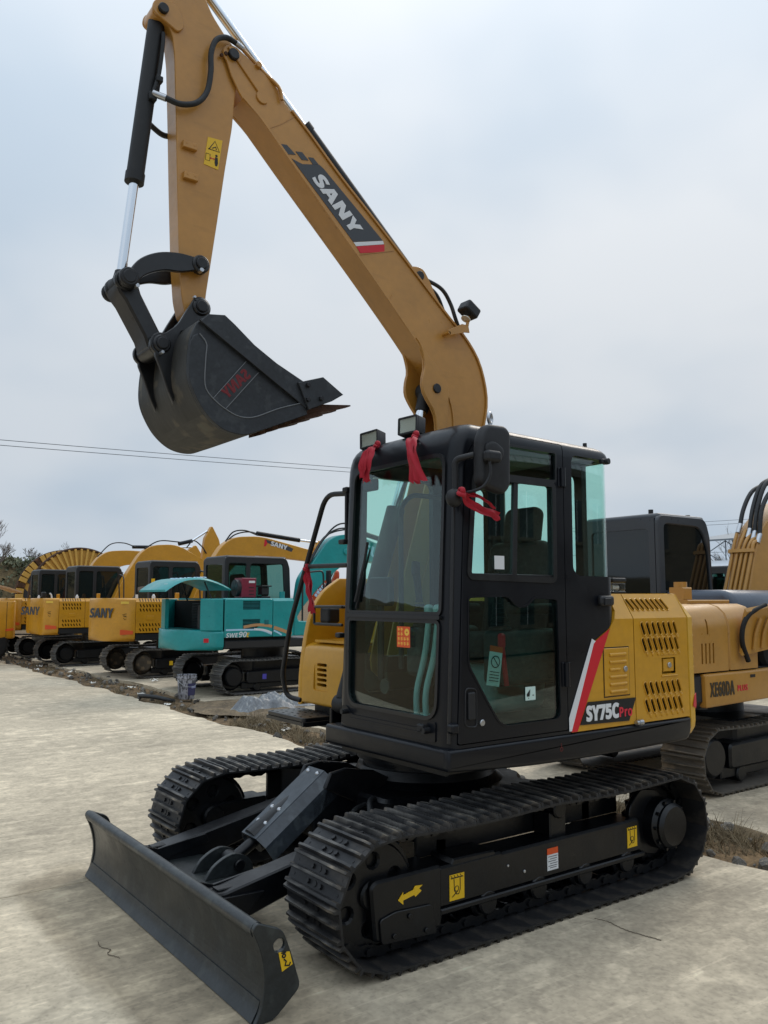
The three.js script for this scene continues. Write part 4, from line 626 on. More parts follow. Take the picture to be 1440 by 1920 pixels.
  P('stripe', ext([[-0.383, 1.437], [-0.366, 1.425], [-0.166, 0.958], [-0.147, 0.958], [-0.147, 1.03], [-0.352, 1.452]], -1.0742, -1.0722), M.white, EX);
  P('model_plate', ext([[-0.300, 1.104], [-0.727, 1.101], [-0.659, 0.973], [-0.234, 0.984]], -1.0760, -1.0745), M.ink, EX);
  P('model_lettering', letters('SY75C', 0.078, [-0.425, 1.041, -1.0765], [-1, 0, 0], [0, 1, 0], { sx: 0.92, bold: 0.004, depth: 0.002, skew: 0.0 }), M.white, EX);
  P('model_lettering', letters('Pro', 0.056, [-0.628, 1.028, -1.0765], [-1, 0, 0], [0, 1, 0], { sx: 1.0, depth: 0.002 }), M.pinkred, EX);
  P('panel_hinge', [cyl([-0.71, 0.956, -1.085], [-0.735, 0.956, -1.085], 0.014), cyl([-0.735, 0.956, -1.085], [-0.765, 0.956, -1.085], 0.018)], M.bolt, EX);
  P('top_lamp', [rbox(0.13, 0.028, 0.10, 0.01, -0.80, 1.79, -0.88), rbox(0.125, 0.015, 0.09, 0.005, -0.80, 1.715, -0.88)], M.plastic, EX); P('top_lamp_lens', rbox(0.12, 0.055, 0.09, 0.012, -0.80, 1.75, -0.88), M.clear, EX); P('top_lamp_bulb', cyl([-0.77, 1.745, -0.88], [-0.83, 1.745, -0.88], 0.018), M.reflector, EX);
  // counterweight
  { const plan = (d, y) => { const o = smooth([[-1.274, -1.072 + d], [-1.345, -1.055 + d], [-1.40, -0.95 + d * 0.8], [-1.50, -0.66], [-1.59, -0.3], [-1.61, 0], [-1.59, 0.3], [-1.50, 0.66], [-1.40, 0.95 - d * 0.8], [-1.345, 1.055 - d], [-1.274, 1.072 - d]], 40); const q = o.map(p => V(p[0] + (p[0] < -1.28 ? d * 0.7 : 0), y, p[1])); q.push(V(-1.2, y, 0.9), V(-1.2, y, -0.9)); return q.reverse(); };
    const ys = [[0.800, 0.085], [0.812, 0.055], [0.84, 0.022], [0.88, 0.004], [0.92, 0], [1.56, 0], [1.705, 0.085], [1.71, 0.11]];
    const g = loft(ys.map(([y, d]) => plan(d, y).reverse()), 0.5); P('counterweight', g, M.counter, EX);
    P('reflector_strip', [ext([[-1.295, 1.01], [-1.345, 0.99], [-1.362, 1.01], [-1.36, 1.085], [-1.33, 1.075]], -1.0695, -1.0675).rotateY(0)].map(g => { g.translate(1.3, 0, 1.07); g.rotateY(0.32); g.translate(-1.3, 0, -1.0755); return g; }), M.red, EX); }
  P('weld_mark', [ribbon(disc(-0.075, 0.872, 0.012, 12).concat([[-0.063, 0.872]]), 0.004, -1.079, -1.0775), box(-0.077, -0.073, 0.885, 0.905, -1.079, -1.0775, 0)], std({ color: 0x5c1a14, roughness: 0.8 }), EX);
  // skirts and platform
  P('side_skirt', toCreasedNormals(ext(rounded([[0.719, 0.946, 0.015], [0.722, 0.842, 0.02], [0.2, 0.808, 0.2], [-0.4, 0.80, 0.2], [-1.0, 0.806], [-1.235, 0.81, 0.05], [-1.268, 0.86, 0.03], [-1.268, 0.944]], 0.01), -1.078, -0.93, { bev: 0.02, bseg: 3 }), 0.6), M.black, EX);
  P('front_skirt', [toCreasedNormals(extX(rounded([[-1.055, 0.842], [0.04, 0.835], [0.04, 0.945], [-1.055, 0.946]], 0.02), 0.56, 0.722, { bev: 0.016, bseg: 3 }), 0.6)], M.black, EX);
  P('revolving_frame', [box(-1.22, 0.62, 0.79, 0.86, -0.95, 0.02, 0.01), box(-1.22, 0.26, 0.79, 0.86, 0.02, 0.95, 0.01), box(-1.1, 0.5, 0.86, 0.95, -0.9, 0.0, 0.01), box(-1.1, 0.24, 0.86, 0.945, 0.0, 0.95, 0.01), box(-0.12, 0.26, 0.86, 1.32, 0.05, 0.085, 0.006), box(-0.12, 0.26, 0.86, 1.32, 0.33, 0.36, 0.006), box(0.36, 0.52, 0.84, 0.99, 0.12, 0.145, 0.006), box(0.36, 0.52, 0.84, 0.99, 0.285, 0.31, 0.006), box(-0.1, 0.5, 0.80, 0.845, 0.04, 0.33, 0.006)], M.chassis, EX);
  // right front body: tool box with curved outer wall, vent and step
  const RB = G('right_body', EX);
  const curve = smooth([[0.325, 0.93], [0.316, 1.19], [0.243, 1.57], [0.144, 1.725], [0.0, 1.826]], 24);
  P('outer_wall', toCreasedNormals(ext([...curve, [-0.7, 1.83], [-0.7, 0.93]], 0.985, 1.04, { bev: 0.012, bseg: 2 }), 0.5), M.body, RB);
  const vent = []; for (let i = 0; i < 5; i++) vent.push(capsule(0.735, 1.085 + i * 0.034, 0.105, 0.0105, 0));
  { const g = csg(ext(rounded([[0.325, 0.945, 0.02], [0.317, 1.19, 0.05], [0.292, 1.345, 0.03], [0.23, 1.365], [-0.05, 1.37], [-0.05, 0.945]], 0.01), 0.365, 0.986), SUBTRACTION, ext([[0.26, 1.0], [0.25, 1.3], [-0.02, 1.3], [-0.02, 1.0]], 0.5, 0.95), ...vent.map(v => extX(v, 0.2, 0.4)), extX(rounded([[0.64, 1.045], [0.83, 1.045], [0.83, 1.265], [0.64, 1.265]], 0.02), 0.3115, 0.4)); P('tool_box', toCreasedNormals(clean(g.geometry), 0.5), M.body, RB); }
  P('vent_filter', box(0.13, 0.16, 1.02, 1.28, 0.56, 0.93, 0), std({ color: 0x8a8a88, roughness: 0.7 }), RB);
  P('tool_box_lid', box(-0.05, 0.27, 1.372, 1.388, 0.37, 0.90, 0.004), M.body, RB);
  P('rear_hood', [box(-0.7, -0.06, 0.95, 1.78, 0.37, 0.985, 0.02)], M.body, RB);
  P('step_plate', [extY(rounded([[0.56, 0.56], [0.56, 1.06], [0.28, 1.06], [0.28, 0.56]], 0.03), 0.872, 0.900, { bev: 0.004, holes: [].concat(...[0.33, 0.40, 0.47, 0.53].map((x, i) => [0.63, 0.71, 0.79, 0.87, 0.95, 1.02].map(z => disc(x, z + (i % 2) * 0.02 - 0.01, 0.016, 10)))) }), box(0.27, 0.565, 0.845, 0.874, 0.555, 0.575, 0.003), box(0.545, 0.565, 0.85, 0.872, 0.575, 1.06, 0.003), box(0.2, 0.5, 0.83, 0.87, 0.62, 0.66, 0.004), box(0.2, 0.5, 0.83, 0.87, 0.95, 0.99, 0.004)], M.satin, RB);
  P('mirror_tray', [bent([[0.30, 1.62, 0.50], [0.30, 1.62, 0.86], [0.12, 1.62, 0.86], [0.12, 1.62, 0.5], [0.30, 1.62, 0.5]], 0.02, 0.010), bent([[0.30, 1.50, 0.50], [0.30, 1.50, 0.86], [0.12, 1.50, 0.86]], 0.02, 0.010), rbox(0.10, 0.11, 0.12, 0.02, 0.22, 1.56, 0.78), cyl([0.30, 1.50, 0.86], [0.30, 1.62, 0.86], 0.009)], M.plastic, RB);
}
function bowl() { const g = new THREE.PlaneGeometry(0.115, 0.083, 16, 12), p = g.attributes.position; for (let i = 0; i < p.count; i++) p.setZ(i, 0.0015 + 0.006 * ((p.getX(i) / 0.0575) ** 2 + (p.getY(i) / 0.0415) ** 2) * 0.5 + 0.0006 * Math.sin(p.getX(i) * 900)); g.computeVertexNormals(); g.rotateY(Math.PI / 2); return g; }
function pin0(a, b, r) { return cyl(a, b, r, r, 14); }
function grow(pts, d) {                                     // outline moved outwards by d
  let A = 0; pts.forEach((p, i) => { const q = pts[(i + 1) % pts.length]; A += p[0] * q[1] - q[0] * p[1]; }); const s = A > 0 ? 1 : -1, n = pts.length;
  return pts.map((p, i) => { const a = pts[(i + n - 1) % n], b = pts[(i + 1) % n]; let e1 = [p[0] - a[0], p[1] - a[1]], e2 = [b[0] - p[0], b[1] - p[1]]; const l1 = Math.hypot(...e1) || 1, l2 = Math.hypot(...e2) || 1; let nx = e1[1] / l1 + e2[1] / l2, ny = -e1[0] / l1 - e2[0] / l2; const l = Math.hypot(nx, ny) || 1; return [p[0] + nx / l * d * s, p[1] + ny / l * d * s]; });
}
// ---------------------------------------------------------------- ground
const concreteMap = tex(1024, (u, v) => {
  const a = fbm(u * 5, v * 5, 101, 5, 5), b = fbm(u * 40, v * 40, 103, 3, 40), c = fbm(u * 150, v * 150, 107, 2, 150), st = fbm(u * 7, v * 28, 109, 4, 7), pt = ss(0.72, 0.80, fbm(u * 160, v * 160, 113, 2, 160)), pl = ss(0.60, 0.74, fbm(u * 18, v * 26, 117, 4, 18));
  const sp = ss(0.66, 0.74, fbm(u * 230, v * 230, 127, 2, 230)), sc = ss(0.66, 0.72, fbm(u * 12, v * 120, 131, 3, 12)); const k = 0.83 + 0.10 * (a - 0.5) + 0.12 * (b - 0.5) + 0.13 * (c - 0.5) + 0.10 * (st - 0.5) - 0.05 * sp - 0.03 * pt + 0.08 * pl + 0.06 * sc; return [k * 1.0, k * 0.948, k * 0.858];
}, true, 1 / 3.3);
const concreteBump = tex(1024, (u, v) => { const b = fbm(u * 30, v * 30, 203, 4, 30), c = fbm(u * 180, v * 180, 207, 2, 180), p = ss(0.7, 0.8, fbm(u * 160, v * 160, 113, 2, 160)); return grey(0.5 + 0.5 * (b - 0.5) + 0.3 * (c - 0.5) - 0.2 * p); }, false, 1 / 3.3);
const earthMap = tex(512, (u, v) => { const a = fbm(u * 8, v * 8, 301, 5, 8), b = fbm(u * 70, v * 70, 303, 3, 70); const k = 0.62 + 0.4 * (a - 0.5) + 0.35 * (b - 0.5); return [k, k * 0.93, k * 0.82]; }, true, 0.6);
const concrete = std({ color: 0xeeeae1, map: concreteMap, vertexColors: true, roughness: 0.92, bumpMap: concreteBump, bumpScale: 0.002 });
const earth = std({ color: 0xb09c80, map: earthMap, roughness: 1, bumpMap: fineBump, bumpScale: 0.01 });
{
  const g = new THREE.PlaneGeometry(2400, 2400, 1, 1); g.rotateX(-Math.PI / 2); g.translate(0, -0.075, 0); structure(P('ground', g, earth, scene));
  // stains and worn pale patches that the concrete shows
  const tone = (x, z) => {
    const n = fbm(x * 0.9 + 5, z * 0.9 + 9, 401, 5), f = fbm(x * 4 + 3, z * 4, 407, 4), f2 = fbm(x * 11, z * 11, 411, 3);
    let k = 0.85 + 0.30 * (n - 0.5) + 0.16 * (f - 0.5);
    const e = fbm(x * 2.2, z * 2.2, 421, 4) - 0.5;
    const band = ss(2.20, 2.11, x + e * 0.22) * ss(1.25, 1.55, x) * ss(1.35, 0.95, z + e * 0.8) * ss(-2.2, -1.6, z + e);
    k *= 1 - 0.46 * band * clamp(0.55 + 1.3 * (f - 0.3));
    const scuff = ss(0.60, 0.70, fbm(x * 3 + z * 1.5, z * 16 - x * 4, 471, 3)) * ss(0.45, 0.6, n); k += 0.10 * scuff; const drag = ss(1.4, 1.0, Math.abs(z - 1.02 + e * 0.3) * 7) * ss(0.5, 1.3, x); k -= 0.14 * drag * f2 * 1.6;
    const right = ss(-0.9, -1.25, z + e * 0.35) * ss(-1.6, -1.0, x); k -= 0.13 * right * (0.6 + f);
    const back = ss(-2.3, -2.9, x); k -= back * (0.08 + 0.22 * ss(0.42, 0.62, fbm(x * 0.8, z * 0.8, 431, 4)));
    k += 0.10 * ss(0.62, 0.75, f2) * (1 - band);
    const w = 2.4 * band + 0.3 * back; return [k, k * (1 - 0.015 * w), k * (1 - 0.04 * w)];
  };
  const slab = (parent, x0, x1, z0, z1, res, jag) => {
    const nx = Math.max(2, Math.round((x1 - x0) / res)), nz = Math.max(2, Math.round((z1 - z0) / res)), pos = [], col = [], idx = [];
    for (let j = 0; j <= nz; j++) for (let i = 0; i <= nx; i++) {
      const z = lerp(z0, z1, j / nz); let x = lerp(x0, x1, i / nx);
      if (jag < 0 && i === 0) x += 0.16 * (fbm(z * 1.3, 3, 441, 4) - 0.5) * 2 + 0.02; if (jag > 0 && i === nx) x += 0.22 * (fbm(z * 1.1, 8, 447, 4) - 0.5) * 2;
      pos.push(x, 0.006 * (fbm(x * 1.2, z * 1.2, 451, 2) - 0.5), z); col.push(...tone(x, z));
    }
    for (let j = 0; j < nz; j++) for (let i = 0; i < nx; i++) { const a = j * (nx + 1) + i, b = a + 1, c = a + nx + 1, d = c + 1; idx.push(a, c, b, b, c, d); }
    const rim = []; for (let i = 0; i <= nx; i++) rim.push(i); for (let j = 1; j <= nz; j++) rim.push(j * (nx + 1) + nx); for (let i = nx - 1; i >= 0; i--) rim.push(nz * (nx + 1) + i); for (let j = nz - 1; j >= 1; j--) rim.push(j * (nx + 1));
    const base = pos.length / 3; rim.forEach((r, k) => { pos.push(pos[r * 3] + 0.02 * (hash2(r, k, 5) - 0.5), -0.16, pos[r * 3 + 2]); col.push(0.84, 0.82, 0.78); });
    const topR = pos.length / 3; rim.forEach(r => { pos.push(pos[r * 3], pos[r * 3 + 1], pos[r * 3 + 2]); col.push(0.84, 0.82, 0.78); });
    rim.forEach((r, k) => { const k2 = (k + 1) % rim.length; idx.push(topR + k, topR + k2, base + k2, topR + k, base + k2, base + k); });
    const gg = new THREE.BufferGeometry(); gg.setAttribute('position', new THREE.Float32BufferAttribute(pos, 3)); gg.setAttribute('color', new THREE.Float32BufferAttribute(col, 3)); gg.setIndex(idx); gg.computeVertexNormals();
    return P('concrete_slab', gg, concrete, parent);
  };
  const yard = structure(G('concrete_yard'));
  const zs = [-10, -4.5, 1.0, 6.5, 12.0, 17.5, 23, 28.5, 34];
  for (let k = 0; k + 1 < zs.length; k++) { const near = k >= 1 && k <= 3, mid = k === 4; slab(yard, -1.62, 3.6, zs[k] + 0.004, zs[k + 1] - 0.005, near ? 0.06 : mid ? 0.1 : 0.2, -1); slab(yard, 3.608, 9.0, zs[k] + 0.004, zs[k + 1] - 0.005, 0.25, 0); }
  // cracks with dirt in them
  const crackM = std({ color: 0x7a7061, roughness: 1 }), crack = (pts, w, seed) => { const r = rngOf(seed), c = new THREE.CatmullRomCurve3(pts.map(p => V(p[0], 0, p[1]))), L = c.getSpacedPoints(60), a = [], b = []; L.forEach((p, i) => { const d = c.getTangentAt(i / 60), k = w * (0.35 + 0.9 * r()) * Math.sin(Math.PI * clamp(i / 60, 0.04, 0.96)), j = (r() - 0.5) * 0.007; a.push([p.x - d.z * (k + j), p.z + d.x * (k + j)]); b.push([p.x - d.z * (-k + j), p.z + d.x * (-k + j)]); }); P('crack', extY([...a, ...b.reverse()], -0.01, 0.0055), crackM, yard); };
  crack([[2.005, 0.08], [2.012, -0.0], [1.985, -0.05], [2.01, -0.094], [1.978, -0.174]], 0.001, 3); crack([[-0.20, -1.17], [-0.22, -1.25], [-0.205, -1.35], [-0.24, -1.55]], 0.001, 5);
  const rear = structure(G('rear_yard'));
  const zr = [-9, -3.2, 2.4, 8.0, 13.6, 19.2, 24.8, 30.4];
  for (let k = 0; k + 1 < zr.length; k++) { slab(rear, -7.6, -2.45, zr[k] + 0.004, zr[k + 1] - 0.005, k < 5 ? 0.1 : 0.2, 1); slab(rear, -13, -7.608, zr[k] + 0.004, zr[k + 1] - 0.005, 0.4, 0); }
  // loose earth in the open strip between the two slabs
  { const nx = 26, nz = 520, gg = new THREE.PlaneGeometry(1.5, 36, nx, nz); gg.rotateX(-Math.PI / 2); gg.translate(-2.02, 0, 13); const p = gg.attributes.position; for (let i = 0; i < p.count; i++) { const x = p.getX(i), z = p.getZ(i); const m = 0.5 + 0.5 * Math.cos(clamp((x + 2.02) / 0.5, -1, 1) * Math.PI); p.setY(i, -0.062 + 0.05 * m * fbm(x * 3, z * 3, 461, 4) + 0.045 * m * (fbm(x * 14, z * 14, 467, 3) - 0.4)); } gg.computeVertexNormals(); structure(P('earth_strip', gg, earth, scene)); }
  // rubble
  const r = rngOf(91), stone = new THREE.IcosahedronGeometry(1, 1); { const p = stone.attributes.position; for (let i = 0; i < p.count; i++) { const k = 0.75 + 0.5 * hash2(Math.round(p.getX(i) * 50), Math.round(p.getY(i) * 50 + p.getZ(i) * 90), 3); p.setXYZ(i, p.getX(i) * k, p.getY(i) * k, p.getZ(i) * k); } stone.computeVertexNormals(); }
  const N = 900, im = new THREE.InstancedMesh(boxUV(clean(stone)), std({ color: 0xffffff, roughness: 0.95, map: steelMap }), N); im.name = 'rubble'; im.castShadow = im.receiveShadow = true;
  const mt = new THREE.Matrix4(), q = new THREE.Quaternion(), col = new THREE.Color();
  for (let i = 0; i < N; i++) { const z = -4 + 30 * r(), s = 0.006 + 0.035 * Math.pow(r(), 3.2); const x = -1.66 - 0.85 * Math.pow(r(), 0.9); q.setFromEuler(new THREE.Euler(r() * 6, r() * 6, r() * 6)); mt.compose(V(x, -0.03 + s * 0.5, z), q, V(s * (0.8 + r()), s * (0.5 + r() * 0.5), s * (0.8 + r() * 0.7))); im.setMatrixAt(i, mt); const k = 0.14 + 0.34 * r(); col.setRGB(k, k * 0.94, k * 0.84); im.setColorAt(i, col); }
  stuff(im, 'small stones and broken concrete in the open strip beside slab edge', 'rubble'); scene.add(im);
  // dry weeds
  const blade = new THREE.BufferGeometry(); { const ps = [], id = []; for (let i = 0; i <= 4; i++) { const t = i / 4, w = 0.5 * (1 - t * 0.9), b = t * t * 0.55; ps.push(-w * 0.02, t, b, w * 0.02, t, b); if (i) { const a = (i - 1) * 2; id.push(a, a + 1, a + 2, a + 1, a + 3, a + 2); } } blade.setAttribute('position', new THREE.Float32BufferAttribute(ps, 3)); blade.setIndex(id); blade.computeVertexNormals(); }
  const places = []; for (let i = 0; i < 36; i++) places.push([lerp(4.3, 6.4, r()), 1, 0.6]); for (let i = 0; i < 34; i++) places.push([lerp(-1.9, 0.35, r()), 1, 0.75]); for (let i = 0; i < 60; i++) places.push([lerp(6.5, 24, r()), 0.5, 0.5]);
  const per = 90, wm = new THREE.InstancedMesh(boxUV(clean(blade)), std({ color: 0xffffff, roughness: 0.95, side: THREE.DoubleSide }), places.length * per); wm.name = 'dry_weeds'; let n = 0;
  for (const [z, h, sp] of places) { const cx = -1.78 - 0.5 * r(); for (let i = 0; i < per; i++) { const a = r() * 6.283, d = Math.sqrt(r()) * 0.16 * sp, hh = (0.05 + 0.17 * r() * r()) * h; q.setFromEuler(new THREE.Euler((r() - 0.5) * 1.5, a, (r() - 0.5) * 1.5)); mt.compose(V(cx + d * Math.cos(a), -0.04, z + d * Math.sin(a) * 1.4), q, V(0.22 + 0.25 * r(), hh, hh)); wm.setMatrixAt(n, mt); const k = 0.5 + 0.8 * r(); col.setRGB(0.22 * k, 0.17 * k, 0.10 * k); wm.setColorAt(n++, col); } }
  stuff(wm, 'dry brown weeds along the broken edge of the front slab', 'weeds'); wm.castShadow = true; scene.add(wm);
}
// ---------------------------------------------------------------- machines parked in the row behind
const farTrack = { xf: 1.08, xr: -1.08, r: 0.28, n: 38, w: 0.45, mat: M.oldShoe, seed: 31, shoe: { far: true, dk: [0.13, 0.127, 0.12], worn: [0.60, 0.56, 0.50], amt: 1, base: 0.12 } };
const mudTrack = { xf: 1.08, xr: -1.08, r: 0.28, n: 38, w: 0.45, mat: M.oldShoe, seed: 41, shoe: { far: true, dk: [0.16, 0.148, 0.13], worn: [0.58, 0.51, 0.41], amt: 1, base: 0.2 } };
function undercarriage(root, tp, o = {}) {
  const gz = o.gauge ?? 0.84;
  for (const s of [1, -1]) {
    const t = makeTrack(root, s * gz, tp), f = s > 0 ? g => g : mirrorZ, z = gz, Q = (n, gs, m) => P(n, [gs].flat(2).map(g => f(clean(g))), m, t);
    Q('track_frame', [ext(rounded([[-0.82, 0.18], [0.95, 0.18], [0.95, 0.40], [0.2, 0.42], [-0.82, 0.40]], 0.05), z - 0.10, z + 0.13, { bev: 0.02 }), box(-0.9, 1.0, 0.1, 0.2, z - 0.08, z + 0.08, 0.01)], o.frameMat ?? M.chassis);
    Q('sprocket', [pin(-1.08, 0.312, z - 0.1, z + 0.15, 0.17, 28), pin(-1.08, 0.312, z - 0.05, z + 0.02, 0.245, 28)], o.hubMat ?? M.chassis);
    Q('idler', [pin(1.08, 0.312, z - 0.08, z + 0.10, 0.245, 28)], M.chassis);
    Q('roller', [-0.6, -0.2, 0.2, 0.6].map(x => pin(x, 0.12, z - 0.1, z + 0.1, 0.075, 14)).slice(0, 1), M.chassis);
    if (o.sticker && s > 0) Q('track_sticker', box(-0.52, -0.44, 0.25, 0.34, z + 0.131, z + 0.133, 0), o.sticker);
  }
  P('lower_frame', [box(-0.6, 0.6, 0.34, 0.58, -0.75, 0.75, 0.03), cyl([0, 0.55, 0], [0, 0.82, 0], 0.42, 0.42, 32)], M.chassis, root);
}
function farCab(root, o = {}) {
  const c = G('cab', root), x0 = o.x0 ?? -0.62, x1 = o.x1 ?? 0.68, y0 = 0.95, y1 = o.top ?? 2.52, z0 = -1.04, z1 = -0.06, m = o.mat ?? M.farBlack, gm = o.glass ?? M.farGlass;
  const side = rounded([[x0, y0, 0.02], [x0, y1, 0.09], [x1 - 0.13, y1, 0.12], [x1 - 0.06, y1 - 0.2], [x1, y0, 0.02]], 0.05);
  const wA = rounded([[x0 + 0.08, 1.60], [x0 + 0.08, y1 - 0.13], [x0 + 0.45, y1 - 0.13], [x0 + 0.45, 1.60]], 0.05), wB = rounded([[x0 + 0.54, 1.15], [x0 + 0.54, y1 - 0.13], [x1 - 0.21, y1 - 0.13], [x1 - 0.13, 1.15]], 0.05);
  const wO = rounded([[x0 + 0.10, 1.58], [x0 + 0.10, y1 - 0.09], [x1 - 0.22, y1 - 0.10, 0.12], [x1 - 0.10, y1 - 0.35], [x1 - 0.06, 1.58]], 0.06);
  for (const [a, b] of [[z0, z0 + 0.05], [z1 - 0.05, z1]]) { P('cab_side', ext(side, a, b, { bev: 0.01, holes: (o.one ? [wO] : [wA, wB]).map(w => w.slice().reverse()) }), m, c); for (const w of o.one ? [wO] : [wA, wB]) P('cab_window', ext(w, (a + b) / 2 - 0.002, (a + b) / 2 + 0.002), gm, c); }
  const rw = rounded([[z0 + 0.12, 1.62], [z1 - 0.12, 1.62], [z1 - 0.12, y1 - 0.14], [z0 + 0.12, y1 - 0.14]], 0.05);
  P('cab_rear', extX(rounded([[z0 + 0.05, y0], [z1 - 0.05, y0], [z1 - 0.05, y1 - 0.03], [z0 + 0.05, y1 - 0.03]], 0.01), x0 + 0.002, x0 + 0.045, { holes: [rw.slice().reverse()] }), m, c); P('rear_window', extX(rw, x0 + 0.02, x0 + 0.024), gm, c);
  P('cab_roof', rbox(x1 - x0 - 0.16, 0.09, z1 - z0 - 0.02, 0.04, (x0 + x1) / 2 - 0.05, y1 - 0.025, (z0 + z1) / 2), m, c);
  P('cab_front', [box(x1 - 0.06, x1 - 0.01, y0, 1.2, z0 + 0.05, z1 - 0.05, 0.01), ...[z0 + 0.07, z1 - 0.07].map(z => cyl([x1 - 0.04, 1.2, z], [x1 - 0.12, y1 - 0.1, z], 0.03)), box(x1 - 0.22, x1 - 0.12, y1 - 0.12, y1 - 0.04, z0 + 0.04, z1 - 0.04, 0.01)], m, c);
  P('cab_interior', [rbox(0.5, 0.5, 0.5, 0.06, -0.05, 1.2, -0.55), rbox(0.14, 0.8, 0.48, 0.06, -0.3, 1.75, -0.55)], M.seat, c);
  return c;
}
function loftTail(o = {}) {
  const d0 = o.depth ?? 1.92, plan = (d, y) => { const q = smooth([[-1.32, -1.05 + d], [-1.45, -1.02 + d], [-1.62, -0.86 + d * 0.8], [-0.1 - d0 + 0.22, -0.5], [-d0 + d * 0.7, 0], [-0.1 - d0 + 0.22, 0.5], [-1.62, 0.86 - d * 0.8], [-1.45, 1.02 - d], [-1.32, 1.05 - d]], 44).map(p => V(p[0], y, p[1])); q.push(V(-1.25, y, 0.9), V(-1.25, y, -0.9)); return q; };
  return loft((o.ys ?? [[0.78, 0.10], [0.80, 0.05], [0.84, 0.01], [0.88, 0], [1.58, 0], [1.65, 0.02], [1.675, 0.06], [1.68, 0.12]]).map(([y, d]) => plan(d, y)), 0.5);
}
function rowMachine(o) {
  const root = G('excavator'); tag(root, o.label, 'excavator', 'excavators parked in the row behind'); root.position.set(o.x, 0, o.z); root.rotation.y = Math.PI + (o.turn ?? 0);
  undercarriage(root, o.track ?? farTrack, o);
  const m = o.paint ?? M.farYellow;
  P('revolving_frame', [box(-1.3, 0.75, 0.80, 0.95, -1.0, o.frameZ ?? 1.035, 0.02)], M.farBlack, root);
  if (o.tail) o.tail(root, m); else P('counterweight', loftTail({ depth: o.tailDepth }), m, root);
  if (o.body) o.body(root, m);
  else {
    const face = rounded([[-1.31, 0.955], [-1.31, 1.60], [-0.69, 1.60], [-0.69, 0.955]], 0.01), holes = [];
    for (const [y, n, a] of [[1.52, 7, 1.99], [1.43, 7, 1.99], [1.12, 7, 1.99], [1.02, 7, 1.99]]) for (let i = 0; i < n; i++) holes.push(capsule(-1.21 + i * 0.068, y, 0.05, 0.013, a, 3).reverse());
    P('engine_door', [ext(face, 1.03, 1.05, { holes }), extX([[1.03, 1.60], [1.05, 1.60], [0.98, 1.675], [0.0, 1.675], [0.0, 1.655], [0.97, 1.655]], -1.31, -0.69)], m, root);
    P('door_latch', [box(-1.08, -0.92, 1.22, 1.31, 1.049, 1.058, 0.004)], m, root);
    P('top_vent', Array.from({ length: 8 }, (_, i) => { const g = box(-0.009, 0.009, -0.04, 0.04, -0.002, 0.004, 0); g.rotateX(-0.75); g.translate(-1.22 + i * 0.06, 1.638, 1.016); return g; }), M.ink, root);
    P('side_panel', extX([[0.1, 0.955], [1.05, 0.955], [1.05, 1.60], [0.98, 1.675], [0.1, 1.675]], -0.68, 0.02, { bev: 0.008 }), m, root);
    P('front_panel', ext(rounded([[0.03, 0.955], [0.03, 1.66, 0.05], [0.22, 1.64, 0.1], [0.5, 1.2, 0.1], [0.55, 0.955]], 0.03), 0.35, 1.045, { bev: 0.015 }), m, root);
    P('engine_bay', box(-1.3, -0.6, 0.95, 1.64, -0.98, 1.0, 0), M.dark, root);
    P('hood_top', box(-1.31, -0.62, 1.64, 1.672, -1.0, 0.4, 0.01), m, root);
    P('reflector_strip', [ext([[-1.36, 0.93], [-1.36, 1.0], [-1.62, 1.03], [-1.62, 0.92]], 1.04, 1.05)].map(g => { g.translate(1.36, 0, -1.04); g.rotateY(-0.33); g.translate(-1.36, 0, 1.048); return g; }), M.orange, root);
    P('hood_cap', [cyl([-0.75, 1.67, 0.55], [-0.75, 1.73, 0.55], 0.04, 0.04, 12), cyl([-0.75, 1.73, 0.55], [-0.75, 1.77, 0.55], 0.03, 0.015, 12)], M.white, root);
    P('exhaust_stack', [box(-0.25, -0.17, 1.67, 1.80, 0.5, 0.58, 0.01)], m, root);
  }
  if (o.cab !== false) farCab(root, o.cabOpt);
  const zb = o.zb ?? 0.14, bm = o.boom;
  const B = P('boom', toCreasedNormals(ext(rounded(bm, 0.12), zb - 0.13, zb + 0.13, { bev: 0.012 }), 0.45), m, root);
  if (o.arm) P('arm', toCreasedNormals(ext(rounded(o.arm, 0.06), zb - 0.08, zb + 0.08, { bev: 0.01 }), 0.45), m, root);
  if (o.cyl) { const [a, b, c] = o.cyl.map(p => V(p[0], p[1], zb)); P('cylinder_barrel', cyl(a, b, 0.055), M.black, root); P('cylinder_rod', cyl(b, c, 0.03), M.chrome, root); }
  if (o.lift) { const [a, b] = o.lift.map(p => V(p[0], p[1], zb)); const mid = a.clone().lerp(b, 0.62); P('lift_barrel', cyl(a, mid, 0.06), M.black, root); P('lift_rod', cyl(mid, b, 0.032), M.chrome, root); }
  for (const h of o.hoses ?? []) P('hydraulic_hose', tube(h.map(p => V(p[0], p[1], zb + (p[2] ?? 0))), 0.018, { seg: 24, rad: 6 }), M.hose, root);
  if (o.rail !== false) P('hand_rail', bent([[0.32, 1.60, 0.95], [0.30, 2.25, 0.95], [0.30, 2.30, 0.55], [0.36, 1.6, 0.5]], 0.1, 0.017), M.farBlack, root);
  if (o.extra) o.extra(root, m, zb);
  return root;
}
const stdBoom = (tx, ty) => [[0.18, 1.12], [0.15, 1.35], [0.50, 2.15], [0.98, 2.92, 0.3], [1.31, 3.13, 0.25], [2.0, 3.18, 0.3], [tx, ty], [tx + 0.12, ty - 0.1], [tx - 0.02, ty - 0.24], [1.85, 2.72, 0.4], [1.38, 2.52, 0.3], [1.0, 2.05, 0.3], [0.55, 1.28], [0.42, 1.1]];
